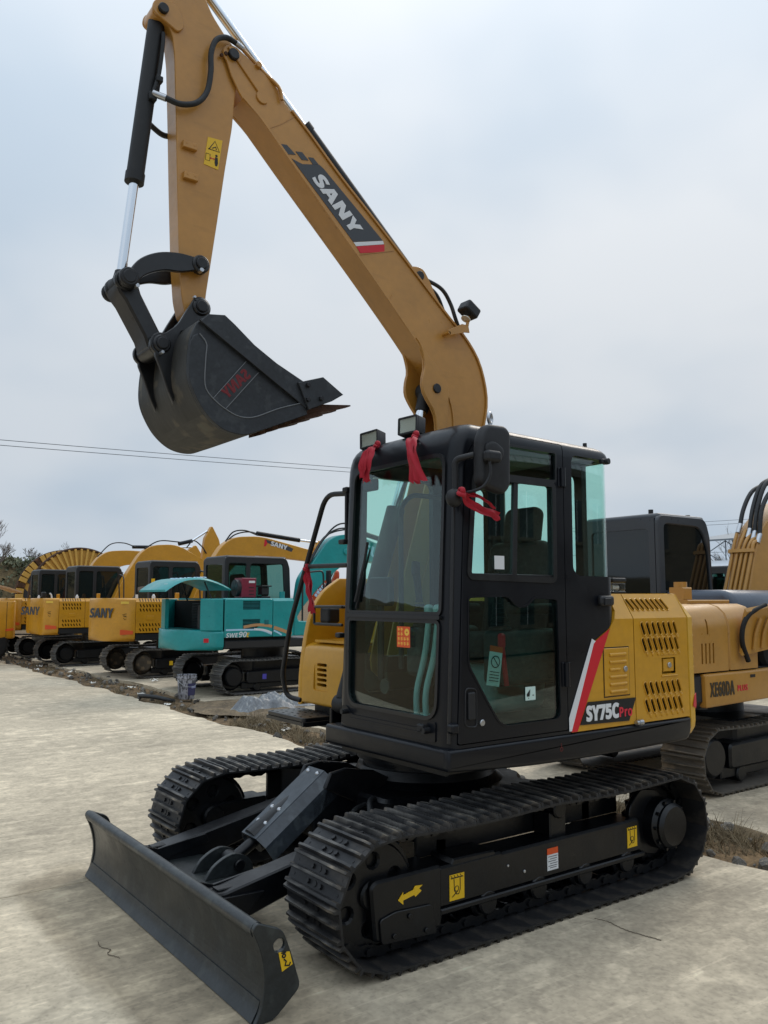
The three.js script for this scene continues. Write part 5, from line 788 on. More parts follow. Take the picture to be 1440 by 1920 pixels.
const sanySide = (root, big) => {
  P('badge_swoosh', [ribbon([[-1.44, 1.33], [-1.52, 1.36], [-1.60, 1.34], [-1.56, 1.30], [-1.48, 1.27]], 0.012, 1.0, 1.002), ribbon([[-1.44, 1.31], [-1.53, 1.315], [-1.58, 1.31]], 0.010, 1.0, 1.002), ribbon([[-1.50, 1.26], [-1.55, 1.24], [-1.57, 1.27]], 0.01, 1.0, 1.002)].map(g => { g.translate(1.36, 0, -1.04); g.rotateY(-0.36); g.translate(-1.36, 0, 1.085); return g; }), std({ color: 0x5a4410, roughness: 0.7 }), root);
};
{
  const tailLogo = root => P('tail_lettering', letters('SANY', 0.19, [-1.835, 1.37, 0.44], [0.36, 0, 0.93], [0, 1, 0], { sx: 1.1, bold: 0.006, skew: 0.12, depth: 0.004 }), M.graphite, root);
  const yl = root => { const t = std({ color: 0xe6c04a, roughness: 0.5 }); P('caution_label', [box(-1.62, -1.46, 1.56, 1.61, 0.0, 0.002, 0)].map(g => { g.translate(1.36, 0, 0); g.rotateY(-0.36); g.translate(-1.36, 0, 1.05); return g; }), t, root); };
  // nearest yellow machine of the row: its tail lettered, SANY boom
  rowMachine({ label: 'yellow excavator with lettered tail and mud on its tracks, parked left of teal excavator', x: -4.05, z: 14.02, track: mudTrack, hubMat: M.mud, sticker: M.stickerY, boom: stdBoom(3.75, 2.82), arm: [[3.55, 2.95], [3.7, 3.15], [3.95, 3.1], [4.1, 2.6], [4.2, 1.2], [4.05, 1.15], [3.75, 2.5]], cyl: [[1.95, 3.25], [3.15, 3.13], [3.85, 3.08]], lift: [[0.75, 1.1], [1.25, 2.55]],
    hoses: [[[1.1, 3.02, 0.05], [1.3, 3.25, 0.05], [1.6, 3.3, 0.05], [1.95, 3.2, 0.05]], [[1.15, 3.0, -0.05], [1.4, 3.2, -0.05], [1.8, 3.28, -0.05], [2.1, 3.2, -0.05]]],
    extra: (r, m, zb) => { sanySide(r); yl(r); tailLogo(r);
      P('logo_band', ext([[2.17, 3.02], [2.85, 2.82], [2.90, 2.90], [2.74, 2.965], [2.13, 3.10]].map(p => p), zb + 0.130, zb + 0.133), M.graphite, r); P('logo_band_stripe', ext([[2.10, 3.10], [2.14, 3.095], [2.18, 3.01], [2.12, 2.93], [2.08, 2.93]], zb + 0.130, zb + 0.133), M.red, r);
      P('logo_lettering', letters('SANY', 0.105, [2.50, 2.965, zb + 0.134], [1, -0.22, 0], [0.2, 1, 0], { sx: 1.25, bold: 0.004 }), M.white, r);
      P('cab_sticker', box(-0.585, -0.50, 1.95, 2.12, -0.058, -0.055, 0), M.stickerY, r); P('hood_gauge', cyl([-1.0, 1.67, 0.2], [-1.0, 1.76, 0.2], 0.03), M.white, r); } });
  rowMachine({ label: 'yellow excavator with round white and blue badge on its side, second from the teal one', x: -3.60, z: 18.15, tailDepth: 1.74, boom: stdBoom(3.1, 2.62), arm: [[2.78, 2.75], [2.86, 3.40], [3.07, 3.76], [3.30, 3.36], [3.5, 2.4], [3.6, 1.2], [3.42, 1.15], [3.15, 2.3]], cyl: [[2.1, 3.2], [2.5, 3.3], [2.95, 3.6]], lift: [[0.75, 1.1], [1.25, 2.55]],
    hoses: [[[1.1, 3.02, 0.05], [1.5, 3.25, 0.05], [2.1, 3.25, 0.05]], [[2.3, 3.1, 0.1], [2.5, 3.3, 0.1], [2.75, 3.15, 0.1], [2.9, 2.95, 0.1]]],
    extra: (r) => { sanySide(r); yl(r); tailLogo(r); P('round_badge', pin(-0.30, 1.30, 1.049, 1.056, 0.10, 28), M.white, r); P('badge_mark', [pin(-0.30, 1.30, 1.052, 1.059, 0.05, 20)], std({ color: 0x2c62a8, roughness: 0.5 }), r); P('black_check', [ext([[-0.42, 0.97], [-0.34, 0.97], [-0.28, 1.05], [-0.36, 1.05]], 1.059, 1.060), ext([[-0.30, 0.97], [-0.22, 0.97], [-0.16, 1.05], [-0.24, 1.05]], 1.059, 1.060)], M.ink, r); } });
  rowMachine({ label: 'yellow excavator farthest left with whole cab in view, in front of the cable reel', x: -3.55, z: 21.75, tailDepth: 1.74, boom: stdBoom(4.05, 3.02), arm: [[3.8, 2.9], [3.96, 3.28], [4.2, 3.43], [4.42, 3.1], [4.5, 1.6], [4.3, 1.6], [4.1, 2.7]], cyl: [[2.1, 3.29], [3.2, 3.32], [4.1, 3.35]], lift: [[0.75, 1.1], [1.25, 2.55]],
    hoses: [[[1.0, 2.95, 0.05], [1.4, 3.35, 0.05], [1.8, 3.4, 0.05], [2.2, 3.28, 0.05]]], extra: (r) => { sanySide(r); yl(r); P('white_pipe', bent([[-0.45, 1.66, 0.8], [-0.47, 1.78, 0.8], [-0.52, 1.82, 0.8]], 0.03, 0.022), M.white, r); P('headlamp', rbox(0.12, 0.16, 0.14, 0.03, -0.62, 1.78, 0.55), M.plastic, r); } });
  // machine whose tail only enters at the left edge, on tyres, hood raised
  {
    const r = G('wheeled_excavator'); tag(r, 'yellow machine at the left picture edge with a large tyre and its hood raised', 'excavator'); r.position.set(-0.30, 0, 19.9);
    P('counterweight', [toCreasedNormals(extY(rounded([[-1.52, -0.55], [-1.52, 0.75], [0.6, 0.75], [0.6, -0.55]], 0.18), 0.62, 1.62, { bev: 0.05, bseg: 3 }), 0.6)], M.farYellow, r);
    P('side_seam', box(-1.27, -1.262, 0.66, 1.58, -0.558, -0.552, 0), M.ink, r);
    P('reflector_strip', [ext([[-1.45, 0.84], [-1.45, 0.90], [-1.25, 0.875], [-1.25, 0.815]], -0.557, -0.553)], M.orange, r);
    const tyre = new THREE.LatheGeometry([[0.2, -0.16], [0.42, -0.17], [0.49, -0.13], [0.5, 0], [0.49, 0.13], [0.42, 0.17], [0.2, 0.16]].map(p => new THREE.Vector2(p[0], p[1])), 36); tyre.rotateX(Math.PI / 2); tyre.translate(-0.86, 0.5, -0.38);
    const W = P('wheel', tyre, M.rubber, r); P('rim', pin(-0.86, 0.5, -0.52, -0.3, 0.22, 24), M.farYellow, W); P('tread', Array.from({ length: 26 }, (_, i) => { const g = box(-0.02, 0.02, 0.485, 0.515, -0.15, 0.15, 0.004); g.rotateZ(i / 26 * 6.283); g.translate(-0.86, 0.5, -0.38); return g; }), M.rubber, W);
    P('raised_hood', toCreasedNormals(loft([[-0.5, 2.02, 1], [-1.0, 2.0, 1], [-1.3, 1.93, 1], [-1.62, 1.82, 1]].map(([x, y]) => [V(x, y, -0.5), V(x, y, 0.6), V(x, y + 0.04, 0.6), V(x, y + 0.04, -0.5)])), 0.5), paint(0xc6a07c), r);
    P('hood_stay', cyl([-0.9, 1.6, -0.4], [-1.1, 2.0, -0.4], 0.015), M.chassis, r); P('axle', [box(-1.0, 0.5, 0.4, 0.66, -0.2, 0.5, 0.02)], M.chassis, r);
  }
}
// ---- teal machine
rowMachine({ label: 'teal excavator with its rear hood open, second slab, behind the pail', x: -4.22, z: 10.12, paint: M.teal, rail: false, cabOpt: { top: 2.47, x0: -0.80, x1: 0.66, glass: M.farGlassLight, mat: M.farBlack }, sticker: std({ color: 0x4a43a8, roughness: 0.5 }), zb: 0.12,
  boom: [[0.30, 1.1], [0.62, 1.51], [0.70, 2.06], [1.28, 2.82, 0.2], [1.53, 2.95, 0.2], [1.95, 3.0, 0.3], [4.4, 2.25], [4.45, 2.0], [4.3, 1.85], [2.4, 2.46, 0.4], [1.72, 2.40, 0.3], [1.22, 2.02], [0.72, 1.5], [0.50, 1.15], [0.42, 1.05]], arm: [[4.2, 2.2], [4.4, 2.6], [4.6, 2.5], [4.7, 1.6], [4.6, 0.6], [4.4, 0.6], [4.35, 1.6]], cyl: [[2.0, 3.08], [3.0, 2.85], [4.4, 2.5]], lift: [[0.95, 1.02], [1.72, 2.62]],
  hoses: [[[0.75, 2.15, 0.1], [1.25, 2.9, 0.1], [1.55, 3.08, 0.1], [2.0, 3.1, 0.1]], [[0.75, 2.1, 0.05], [1.25, 2.88, 0.05], [1.6, 3.18, 0.05], [2.1, 3.2, 0.05]], [[0.78, 2.15, 0], [1.28, 2.9, 0], [1.5, 3.02, 0], [2.0, 3.12, 0]]],
  tail: (r, m) => {
    P('counterweight', loftTail({ depth: 2.0, ys: [[0.78, 0.12], [0.80, 0.05], [0.84, 0.01], [0.90, 0], [1.08, 0], [1.12, 0.03], [1.13, 0.06]] }), m, r);
    // upper shell, open to the rear
    const out = smooth([[-1.34, 1.05], [-1.50, 1.0], [-1.66, 0.82]], 10), inn = smooth([[-1.60, 0.78], [-1.46, 0.94], [-1.34, 0.99]], 10);
    P('tail_post', toCreasedNormals(extY([...out, ...inn], 1.12, 1.67, { bev: 0.01 }), 0.6), m, r);
    const o2 = smooth([[-1.34, -1.05], [-1.62, -0.86], [-1.88, -0.4], [-1.93, -0.1]], 16), i2 = smooth([[-1.86, -0.1], [-1.80, -0.4], [-1.55, -0.80], [-1.34, -0.98]], 16);
    P('tail_shell', toCreasedNormals(extY([...o2, ...i2], 1.12, 1.67, { bev: 0.01 }), 0.6), m, r);
    P('radiator', box(-1.42, -1.36, 1.13, 1.64, -0.98, 0.95, 0), M.dark, r); P('radiator_coil', Array.from({ length: 16 }, (_, i) => cyl([-1.46, 1.16 + i * 0.028, 0.02], [-1.46, 1.16 + i * 0.028, 0.55], 0.010, 0.010, 8)).concat([cyl([-1.47, 1.14, 0.6], [-1.47, 1.63, 0.6], 0.03)]), M.hose, r); P('air_filter', [cyl([-1.55, 1.15, 0.68], [-1.55, 1.55, 0.68], 0.09, 0.09, 18)], M.plastic, r);
    P('red_reflector', box(-1.64, -1.52, 0.92, 0.99, 0.0, 0.004, 0).translate(1.58, 0, 0).rotateY(-0.42).translate(-1.57, 0, 0.925), M.red, r);
    // raised rear hood
    const sec = [[-1.05, 1.82], [-1.3, 1.93], [-1.6, 2.0], [-1.9, 1.98], [-2.1, 1.90], [-2.26, 1.79]];
    P('raised_hood', toCreasedNormals(loft(smooth(sec, 14).map(([x, y]) => [V(x, y, -0.55), V(x, y, 0.75), V(x, y + 0.035, 0.70), V(x, y + 0.035, -0.5)])), 0.6), m, r);
    P('hood_lettering', letters('SWE90', 0.12, [-1.72, 2.035, 0.42], [0.9, 0.05, 0.3], [-0.35, 0.12, -0.8], { sx: 1.2, skew: 0.2 }), M.skyblue, r); P('hood_strut', [cyl([-1.38, 1.62, 0.7], [-1.5, 1.97, 0.6], 0.014), cyl([-1.38, 1.62, -0.4], [-1.5, 1.97, -0.4], 0.014)], M.plastic, r); P('hood_handle', box(-2.12, -2.02, 1.905, 1.93, 0.3, 0.45, 0.004), M.white, r);
  },
  body: (r, m) => {
    const recess = [[-0.98, 1.465, -0.62, 1.645], [-0.98, 1.12, -0.62, 1.32]];
    P('engine_door', [ext(rounded([[-1.31, 1.0], [-1.31, 1.67, 0.05], [-0.375, 1.67, 0.05], [-0.375, 1.0]], 0.015), 1.02, 1.06, { bev: 0.012, holes: [rounded([[-0.98, 1.465], [-0.98, 1.645], [-0.62, 1.645], [-0.62, 1.465]], 0.02), rounded([[-0.98, 1.12], [-0.98, 1.325], [-0.62, 1.325], [-0.62, 1.2], [-0.72, 1.12]], 0.02)] })], m, r);
    for (const [y0, n] of [[1.475, 7], [1.13, 8]]) for (let i = 0; i < n; i++) { const y = y0 + i * 0.024; P('louvre', box(-0.985, y < 1.18 ? -0.71 : -0.615, y, y + 0.012, 1.022, 1.045, 0), M.tealDark, r); }
    P('side_panel', extX([[0.2, 1.0], [1.06, 1.0], [1.06, 1.63], [1.02, 1.675], [0.2, 1.675]], -0.367, 0.06, { bev: 0.01 }), m, r);
    P('front_panel', ext(rounded([[0.07, 1.0], [0.07, 1.665], [0.10, 1.5], [0.16, 1.27], [0.42, 1.25, 0.06], [0.43, 1.0]], 0.03), 0.4, 1.05, { bev: 0.015 }), m, r);
    P('engine_bay', box(-1.3, 0.0, 0.95, 1.6, -0.95, 0.99, 0), M.dark, r); P('hood_top', [box(-1.33, 0.06, 1.645, 1.68, -0.98, 1.02, 0.012)], m, r);
    P('door_latch', [box(-0.545, -0.46, 1.215, 1.30, 1.059, 1.068, 0.006), box(-0.525, -0.48, 1.235, 1.28, 1.066, 1.074, 0.004)], M.tealDark, r);
    P('stripe', [ribbon(smooth([[-1.29, 1.115], [-0.9, 1.115], [-0.6, 1.10], [-0.4, 1.03]], 16), 0.03, 1.0605, 1.0625)], M.skyblue, r);
    P('stripe', [ribbon(smooth([[-0.95, 1.15], [-0.7, 1.185], [-0.45, 1.165], [-0.40, 1.15]], 16), 0.05, 1.0605, 1.0625)], M.tan, r); P('stripe', [ribbon(smooth([[-0.36, 1.13], [-0.2, 1.08], [0.0, 1.01]], 12), 0.06, 1.0605, 1.0625)], M.tan, r);
    P('stripe', [ribbon(smooth([[-0.75, 1.12], [-0.55, 1.10], [-0.40, 1.05]], 12), 0.035, 1.0628, 1.0645)], M.white, r); P('stripe', [ribbon(smooth([[-0.36, 1.09], [-0.25, 1.04], [-0.2, 1.01]], 8), 0.03, 1.0605, 1.0625)], M.skyblue, r);
    P('model_lettering', letters('SWE', 0.075, [-1.17, 1.04, 1.062], [1, 0, 0], [0, 1, 0], { sx: 1.1, skew: 0.2 }), M.white, r); P('model_lettering', letters('90', 0.095, [-0.965, 1.05, 1.062], [1, 0, 0], [0, 1, 0], { sx: 1.1, skew: 0.2 }), M.white, r); P('model_lettering', letters('E', 0.075, [-0.865, 1.04, 1.062], [1, 0, 0], [0, 1, 0], { skew: 0.2 }), M.swYellow, r);
    P('exhaust_stack', [box(-0.52, -0.34, 1.68, 1.72, 0.7, 0.9, 0.01), box(-0.50, -0.36, 1.74, 1.88, 0.7, 0.88, 0.01), box(-0.53, -0.33, 1.885, 1.91, 0.66, 0.92, 0.005)], M.plastic, r); P('filler_cap', cyl([-0.05, 1.67, 0.8], [-0.05, 1.80, 0.8], 0.05), m, r);
  },
  extra: (r, m, zb) => { P('boom_lettering', letters('SUNWARD', 0.20, [2.95, 2.50, zb + 0.132], [1, -0.26, 0], [0.26, 1, 0], { sx: 1.2, bold: 0.004 }), M.skyblue, r); P('boom_print', [].concat(...[0, 1].map(j => [0, 1, 2, 3].map(i => box(-0.028, 0.028, -0.03, 0.03, 0, 0.002, 0).translate(i * 0.075, -j * 0.085, 0).rotateZ(0.85).translate(1.02 + j * 0.0, 1.74, zb + 0.131)))), M.skyblue, r);
    P('boom_boss', pin(1.72, 2.62, zb - 0.16, zb + 0.16, 0.06), m, r); P('hand_rail', bent([[0.3, 1.25, 0.95], [0.30, 2.15, 0.95], [0.75, 2.2, 0.95], [0.8, 1.3, 0.9]], 0.1, 0.017), M.farBlack, r); P('side_mirror', rbox(0.05, 0.22, 0.14, 0.02, 0.9, 2.1, 0.9), M.plastic, r); } });
// ---- right-hand machine with ribbed boom pipes
rowMachine({ label: 'dull amber excavator at the right edge with black cab and steel pipes up its boom', x: -4.30, z: 0.86, paint: M.xeYellow, rail: false, frameZ: 0.88, track: { ...mudTrack, variants: undefined, w: 0.42, r: 0.26, seed: 51, shoe: { far: true, dk: [0.13, 0.115, 0.095], worn: [0.46, 0.39, 0.30], amt: 0.9, base: 0.2 } }, gauge: 0.70, zb: 0.13, cabOpt: { top: 2.53, x0: -0.50, x1: 0.47, one: true, mat: paint(0x30353c), glass: phy({ color: 0x1a2222, transmission: 0.6, thickness: 0, roughness: 0.03, ior: 1.6 }) },
  boom: [[0.35, 1.1], [0.52, 1.60], [0.73, 2.15], [0.86, 2.42, 0.2], [1.14, 2.62, 0.3], [1.55, 2.8], [2.6, 2.9], [2.7, 2.6], [1.7, 2.3, 0.3], [1.35, 1.9], [1.0, 1.1]], lift: [[1.1, 1.0], [1.55, 2.0]],
  tail: (r, m) => { P('counterweight', loftTail({ depth: 1.72, ys: [[0.74, 0.20], [0.77, 0.15], [0.82, 0.10], [1.02, 0.10], [1.04, 0.12]] }), paint(0x22272e), r); },
  body: (r, m) => {
    const hood = (x0, x1, b) => toCreasedNormals(extX([[-0.9, 1.06], [0.955, 1.06], [0.96, 1.42], [0.95, 1.48], [0.92, 1.55], [0.86, 1.605], [0.78, 1.63], [-0.9, 1.63]], x0, x1, { bev: b }), 0.5);
    P('hood', csgGeo(hood(-1.62, -0.985, 0.012), [1.17, 1.10, 1.03, 0.96].map((_, i) => box(-1.395 + i * 0.055, -1.373 + i * 0.055, 1.13, 1.30, 0.9, 1.1, 0)).concat([box(-1.31, -1.287, 1.375, 1.50, 0.88, 1.1, 0)])), m, r); P('hood_inside', box(-1.58, -1.0, 1.07, 1.56, -0.8, 0.86, 0), M.dark, r);
    P('side_panel', hood(-0.975, -0.52, 0.012), m, r);
    P('side_skirt', toCreasedNormals(ext(rounded([[-1.38, 0.765], [-1.385, 1.045], [0.6, 1.055], [0.6, 0.80]], 0.03), 0.9, 0.975, { bev: 0.02, bseg: 2 }), 0.6), m, r); P('frame_core', box(-1.3, 0.6, 0.78, 1.06, -0.9, 0.92, 0), M.dark, r);
    P('skirt_slot', box(-0.70, -0.62, 0.985, 1.01, 0.972, 0.978, 0), M.ink, r);
    P('tail_louvre', Array.from({ length: 5 }, (_, i) => { const g = toCreasedNormals(extX([[0.0, 0], [0.05, 0.0], [0.0, 0.05]], -0.16, 0.0), 0.4); g.rotateY(-0.4); g.translate(-1.60 + 0.05, 1.12 + i * 0.085, 0.955); return g; }), m, r);
    P('model_lettering', letters('XE60DA', 0.115, [-1.14, 0.915, 0.977], [1, 0, 0], [0, 1, 0], { sx: 0.62, bold: 0.003 }), std({ color: 0x3a3020, roughness: 0.6 }), r); P('model_lettering', letters('PLUS', 0.05, [-0.83, 0.905, 0.977], [1, 0, 0], [0, 1, 0], { sx: 1.0 }), M.pinkred, r);
    P('hood_rim', [box(-1.25, -0.60, 1.63, 1.665, 0.30, 0.75, 0.008), box(-0.95, -0.80, 1.66, 1.78, 0.35, 0.5, 0.01), cyl([-0.88, 1.78, 0.43], [-0.88, 1.83, 0.43], 0.06)], m, r);
    P('grey_hood', toCreasedNormals(extX(rounded([[-0.05, 1.1], [-0.05, 1.76, 0.1], [0.72, 1.76, 0.16], [0.80, 1.1]], 0.02), -0.48, 0.55, { bev: 0.06, bseg: 3 }), 0.7), M.greyblue, r);
    // open ribbed side flap near the picture edge
    const fl = G('open_flap', r); fl.position.x = -0.36;
    P('flap_skin', toCreasedNormals(loft(smooth([[0, 1.18], [0.03, 1.34], [0.10, 1.46], [0.22, 1.56]], 12).map(([a, y]) => [V(-0.50 + (y - 1.2) * 0.10, y, 1.00 + a * 0.2), V(0.25, y + 0.10, 1.10 + a * 0.4), V(0.25, y + 0.13, 1.08 + a * 0.4), V(-0.50 + (y - 1.2) * 0.10, y + 0.03, 0.98 + a * 0.2)])), 0.6), m, fl);
    for (let i = 0; i < 5; i++) P('flap_rib', tube([[-0.36 + i * 0.11, 1.23 + i * 0.012, 1.03 + i * 0.014], [-0.34 + i * 0.11, 1.37 + i * 0.012, 1.045 + i * 0.016], [-0.30 + i * 0.11, 1.50 + i * 0.012, 1.075 + i * 0.02]], 0.016, { seg: 10 }), m, fl);
    P('flap_seal', tube([[-0.40, 1.13, 1.0], [-0.50, 1.30, 1.01], [-0.49, 1.44, 1.02], [-0.42, 1.54, 1.04], [-0.20, 1.62, 1.07]], 0.022, { seg: 24 }), M.rubber, fl);
    P('engine_fan', [pin(-0.15, 1.22, 0.7, 0.9, 0.22, 24)], M.dark, r);
  },
  extra: (r, m, zb) => {
    P('cab_bolt', [cyl([-0.35, 2.52, -0.25], [-0.35, 2.60, -0.25], 0.025)], M.plastic, r); P('cab_bolt', [cyl([0.3, 2.52, -0.25], [0.3, 2.58, -0.25], 0.025)], M.plastic, r);
    for (let i = 0; i < 5; i++) { const z = zb - 0.11 + i * 0.055, wob = i === 1 || i === 2 || i === 3 ? 0.02 : 0; P('boom_pipe', bent([[0.45, 1.60, z], [0.69, 2.15, z], [0.74, 2.28, z + wob], [0.84, 2.46 - 0.04 * i, z + wob]], 0.05, 0.019), m, r); }
    P('pipe_clamp', [box(-0.03, 0.0, -0.02, 0.02, zb - 0.15, zb + 0.15, 0.004)].map(g => g.rotateZ(-0.38).translate(0.70, 2.18, 0)), m, r); P('pipe_clamp', [box(-0.03, 0.0, -0.02, 0.02, zb - 0.15, zb + 0.15, 0.004)].map(g => g.rotateZ(-0.38).translate(0.50, 1.73, 0)), m, r);
    [[0, 0.02], [2, 0.08], [3, 0.09], [4, 0.0]].forEach(([i, k]) => { const z = zb - 0.11 + i * 0.055; P('pipe_ferrule', cyl([0.80, 2.36 - 0.03 * i + 0.03, z + 0.01], [0.86, 2.46 - 0.03 * i + 0.03, z + 0.01], 0.026), M.bolt, r); P('hydraulic_hose', tube([[0.84, 2.44 - 0.03 * i, z + 0.01], [0.95, 2.66, z], [1.15, 2.86 + k, z], [1.5, 2.98 + k, z]], 0.024, { seg: 24 }), M.hose, r); });
  } });
function csgGeo(g, cuts) { return toCreasedNormals(clean(csg(g, SUBTRACTION, ...cuts).geometry), 0.5); }
// ---------------------------------------------------------------- loose things, far scenery
// red cloth ribbons tied to the machine
function ribbonCloth(label, strips, seed) {
  const r = rngOf(seed), root = G('red_ribbon'); tag(root, label, 'ribbon');
  strips.forEach(({ pts, w0, w1, side }) => {
    const c = new THREE.CatmullRomCurve3(pts.map(toV)), n = 26, pos = [], idx = [], m = 4, s = toV(side).normalize();
    for (let i = 0; i <= n; i++) { const t = i / n, p = c.getPoint(t), d = c.getTangent(t), nn = d.clone().cross(s).normalize(), w = lerp(w0, w1, ss(0, 0.5, t)); for (let k = 0; k <= m; k++) { const u = k / m - 0.5, q = p.clone().addScaledVector(s, u * w).addScaledVector(nn, 0.010 * Math.sin(u * 9 + t * 7 + seed) + 0.004 * Math.sin(u * 23 + t * 19)); if (i === n) q.addScaledVector(d, (r() - 0.5) * 0.03); pos.push(q.x, q.y, q.z); } }
    for (let i = 0; i < n; i++) for (let k = 0; k < m; k++) { const a = i * (m + 1) + k; idx.push(a, a + 1, a + m + 1, a + 1, a + m + 2, a + m + 1); }
    const g = new THREE.BufferGeometry(); g.setAttribute('position', new THREE.Float32BufferAttribute(pos, 3)); g.setIndex(idx); g.computeVertexNormals(); P('ribbon_tail', g, M.ribbon, root);
  });
  const p = toV(strips[0].pts[0]); P('ribbon_knot', [new THREE.TorusGeometry(0.020, 0.012, 8, 14).scale(1, 0.75, 1.2).rotateY(1.2).translate(p.x, p.y + 0.006, p.z), new THREE.TorusGeometry(0.015, 0.011, 7, 12).rotateX(1.1).translate(p.x + 0.008, p.y - 0.008, p.z - 0.008)], M.ribbon, root); return root;
}
ribbonCloth('red ribbon hanging from the left work lamp on the cab roof', [{ pts: [[0.575, 2.575, -0.285], [0.660, 2.525, -0.325], [0.700, 2.43, -0.345], [0.695, 2.335, -0.35]], w0: 0.045, w1: 0.075, side: [0.2, 0.1, 1] }, { pts: [[0.575, 2.58, -0.28], [0.670, 2.52, -0.31], [0.71, 2.42, -0.325], [0.71, 2.36, -0.325]], w0: 0.03, w1: 0.05, side: [0.3, 0, 1] }], 3);
ribbonCloth('red ribbon in two tails hanging from the right work lamp on the cab roof', [{ pts: [[0.575, 2.575, -0.65], [0.665, 2.52, -0.715], [0.700, 2.42, -0.765], [0.70, 2.285, -0.795]], w0: 0.04, w1: 0.06, side: [0.2, 0, 1] }, { pts: [[0.575, 2.575, -0.65], [0.67, 2.51, -0.735], [0.708, 2.41, -0.80], [0.71, 2.29, -0.86]], w0: 0.04, w1: 0.07, side: [0.2, 0, 1] }], 5);
ribbonCloth('red ribbon tied on the mirror arm, blown across the door window', [{ pts: [[0.70, 2.195, -1.165], [0.66, 2.15, -1.17], [0.58, 2.12, -1.17], [0.50, 2.105, -1.165], [0.44, 2.09, -1.16]], w0: 0.028, w1: 0.05, side: [-0.2, 1, 0.1] }, { pts: [[0.69, 2.195, -1.165], [0.62, 2.185, -1.18], [0.55, 2.16, -1.185], [0.495, 2.135, -1.18]], w0: 0.022, w1: 0.018, side: [0, 1, 0.2] }], 8);
ribbonCloth('red ribbon hanging from the cross bar of the hand rail', [{ pts: [[0.605, 1.875, 0.46], [0.615, 1.80, 0.44], [0.612, 1.70, 0.415], [0.61, 1.60, 0.39]], w0: 0.03, w1: 0.055, side: [0.1, 0, 1] }, { pts: [[0.605, 1.875, 0.455], [0.60, 1.78, 0.43], [0.60, 1.66, 0.40], [0.605, 1.58, 0.375]], w0: 0.025, w1: 0.035, side: [0.2, 0, 1] }], 11);
// paint pail
{ const p = tag(G('plastic_pail'), 'paint-splashed white plastic pail standing on the concrete by teal excavator', 'pail'); p.position.set(-2.30, 0.0, 9.2);
  const lm = std({ map: tex(256, (u, v) => { const a = fbm(u * 9, v * 9, 601, 4, 9), s = ss(0.5, 0.62, fbm(u * 18, v * 7, 607, 4, 18)); const k = 0.62 + 0.3 * (a - 0.5) - 0.28 * s; return [k, k, k * 1.04]; }, true, 3), roughness: 0.6 });
  P('pail_body', toCreasedNormals(new THREE.LatheGeometry([[0, 0], [0.125, 0], [0.132, 0.01], [0.155, 0.34], [0.168, 0.345], [0.168, 0.365], [0.160, 0.365], [0.160, 0.39], [0.168, 0.40], [0.150, 0.40], [0.148, 0.36], [0.12, 0.02], [0, 0.015]].map(q => new THREE.Vector2(q[0], q[1])), 36), 0.6), lm, p);
  P('pail_label', new THREE.CylinderGeometry(0.1525, 0.138, 0.20, 30, 1, true, 2.9, 1.9).translate(0, 0.165, 0), std({ color: 0x3b3a5e, roughness: 0.55, side: THREE.DoubleSide }), p); P('label_print', [new THREE.CylinderGeometry(0.1500, 0.1475, 0.035, 20, 1, true, 3.3, 1.0).translate(0, 0.20, 0).scale(1.012, 1, 1.012)], std({ color: 0x9aa0c4, roughness: 0.6, side: THREE.DoubleSide }), p);
  P('pail_handle', tube(Array.from({ length: 9 }, (_, i) => { const a = i / 8 * Math.PI; return [0.168 * Math.cos(a), 0.33 - 0.12 * Math.sin(a), -0.168 * Math.sin(a) * 0.99 - 0.012]; }), 0.004, { rad: 6 }), M.bolt, p); }
// crumpled plastic sheets
function crumple(name, label, cx, cz, lx, lz, h, seed, mat, turn) {
  const nx = 90, nz = 64, g = new THREE.PlaneGeometry(lx, lz, nx, nz); g.rotateX(-Math.PI / 2); const p = g.attributes.position;
  for (let i = 0; i < p.count; i++) { let x = p.getX(i), z = p.getZ(i); const u = x / lx * 2, v = z / lz * 2, rad = Math.hypot(u * 0.95, v), e = 0.86 + 0.22 * (fbm(Math.atan2(v, u) * 1.7 + 9, 2, seed, 3) - 0.5) * 2; const k = rad > e ? e / rad : 1; x *= k; z *= k; const edge = ss(e, e * 0.55, rad); const wx = x + 0.12 * (fbm(x * 5, z * 5, seed + 9, 3) - 0.5), rg = 1 - Math.abs(2 * fbm(wx * 4.2 + 4, z * 4.2, seed + 3, 4) - 1), r2 = 1 - Math.abs(2 * fbm(wx * 11, z * 11 + 5, seed + 5, 3) - 1); p.setXYZ(i, x, 0.004 + h * edge * (0.15 + 1.5 * Math.max(0, fbm(x * 2.6 + seed, z * 2.6, seed + 21, 3) - 0.28)) * (0.62 + 0.38 * (1 - rg)) + h * 0.13 * (1 - r2) * (0.3 + 0.7 * edge) + h * 0.10 * Math.pow(rg, 6) * edge, z); }
  g.computeVertexNormals(); g.rotateY(turn); const m = P(name, g, mat, scene); m.position.set(cx, 0, cz); tag(m, label, 'plastic sheet'); return m;
}
const sheetMat = std({ color: 0x9a9fa4, map: wearMap, roughness: 0.42, side: THREE.DoubleSide }), sheetDust = std({ color: 0xa59a88, map: earthMap, roughness: 0.9, side: THREE.DoubleSide });
crumple('plastic_sheet', 'heaped grey crumpled plastic sheet lying beside the step of the cab', -2.75, 7.25, 1.25, 1.0, 0.36, 711, sheetMat, 0.3);
crumple('plastic_sheet', 'grey crumpled plastic sheet farther right, half hidden by the cab step', -3.45, 7.55, 1.1, 0.85, 0.30, 731, sheetMat, -0.4);
crumple('dusty_sheet', 'flat dusty tan sheet spread on the ground around the grey heap', -2.62, 7.5, 1.8, 2.6, 0.10, 751, sheetDust, 0.1);
crumple('dusty_sheet', 'torn dusty sheet lying between grey heap and weeds', -2.45, 6.2, 0.9, 1.1, 0.09, 771, sheetDust, 0.5);
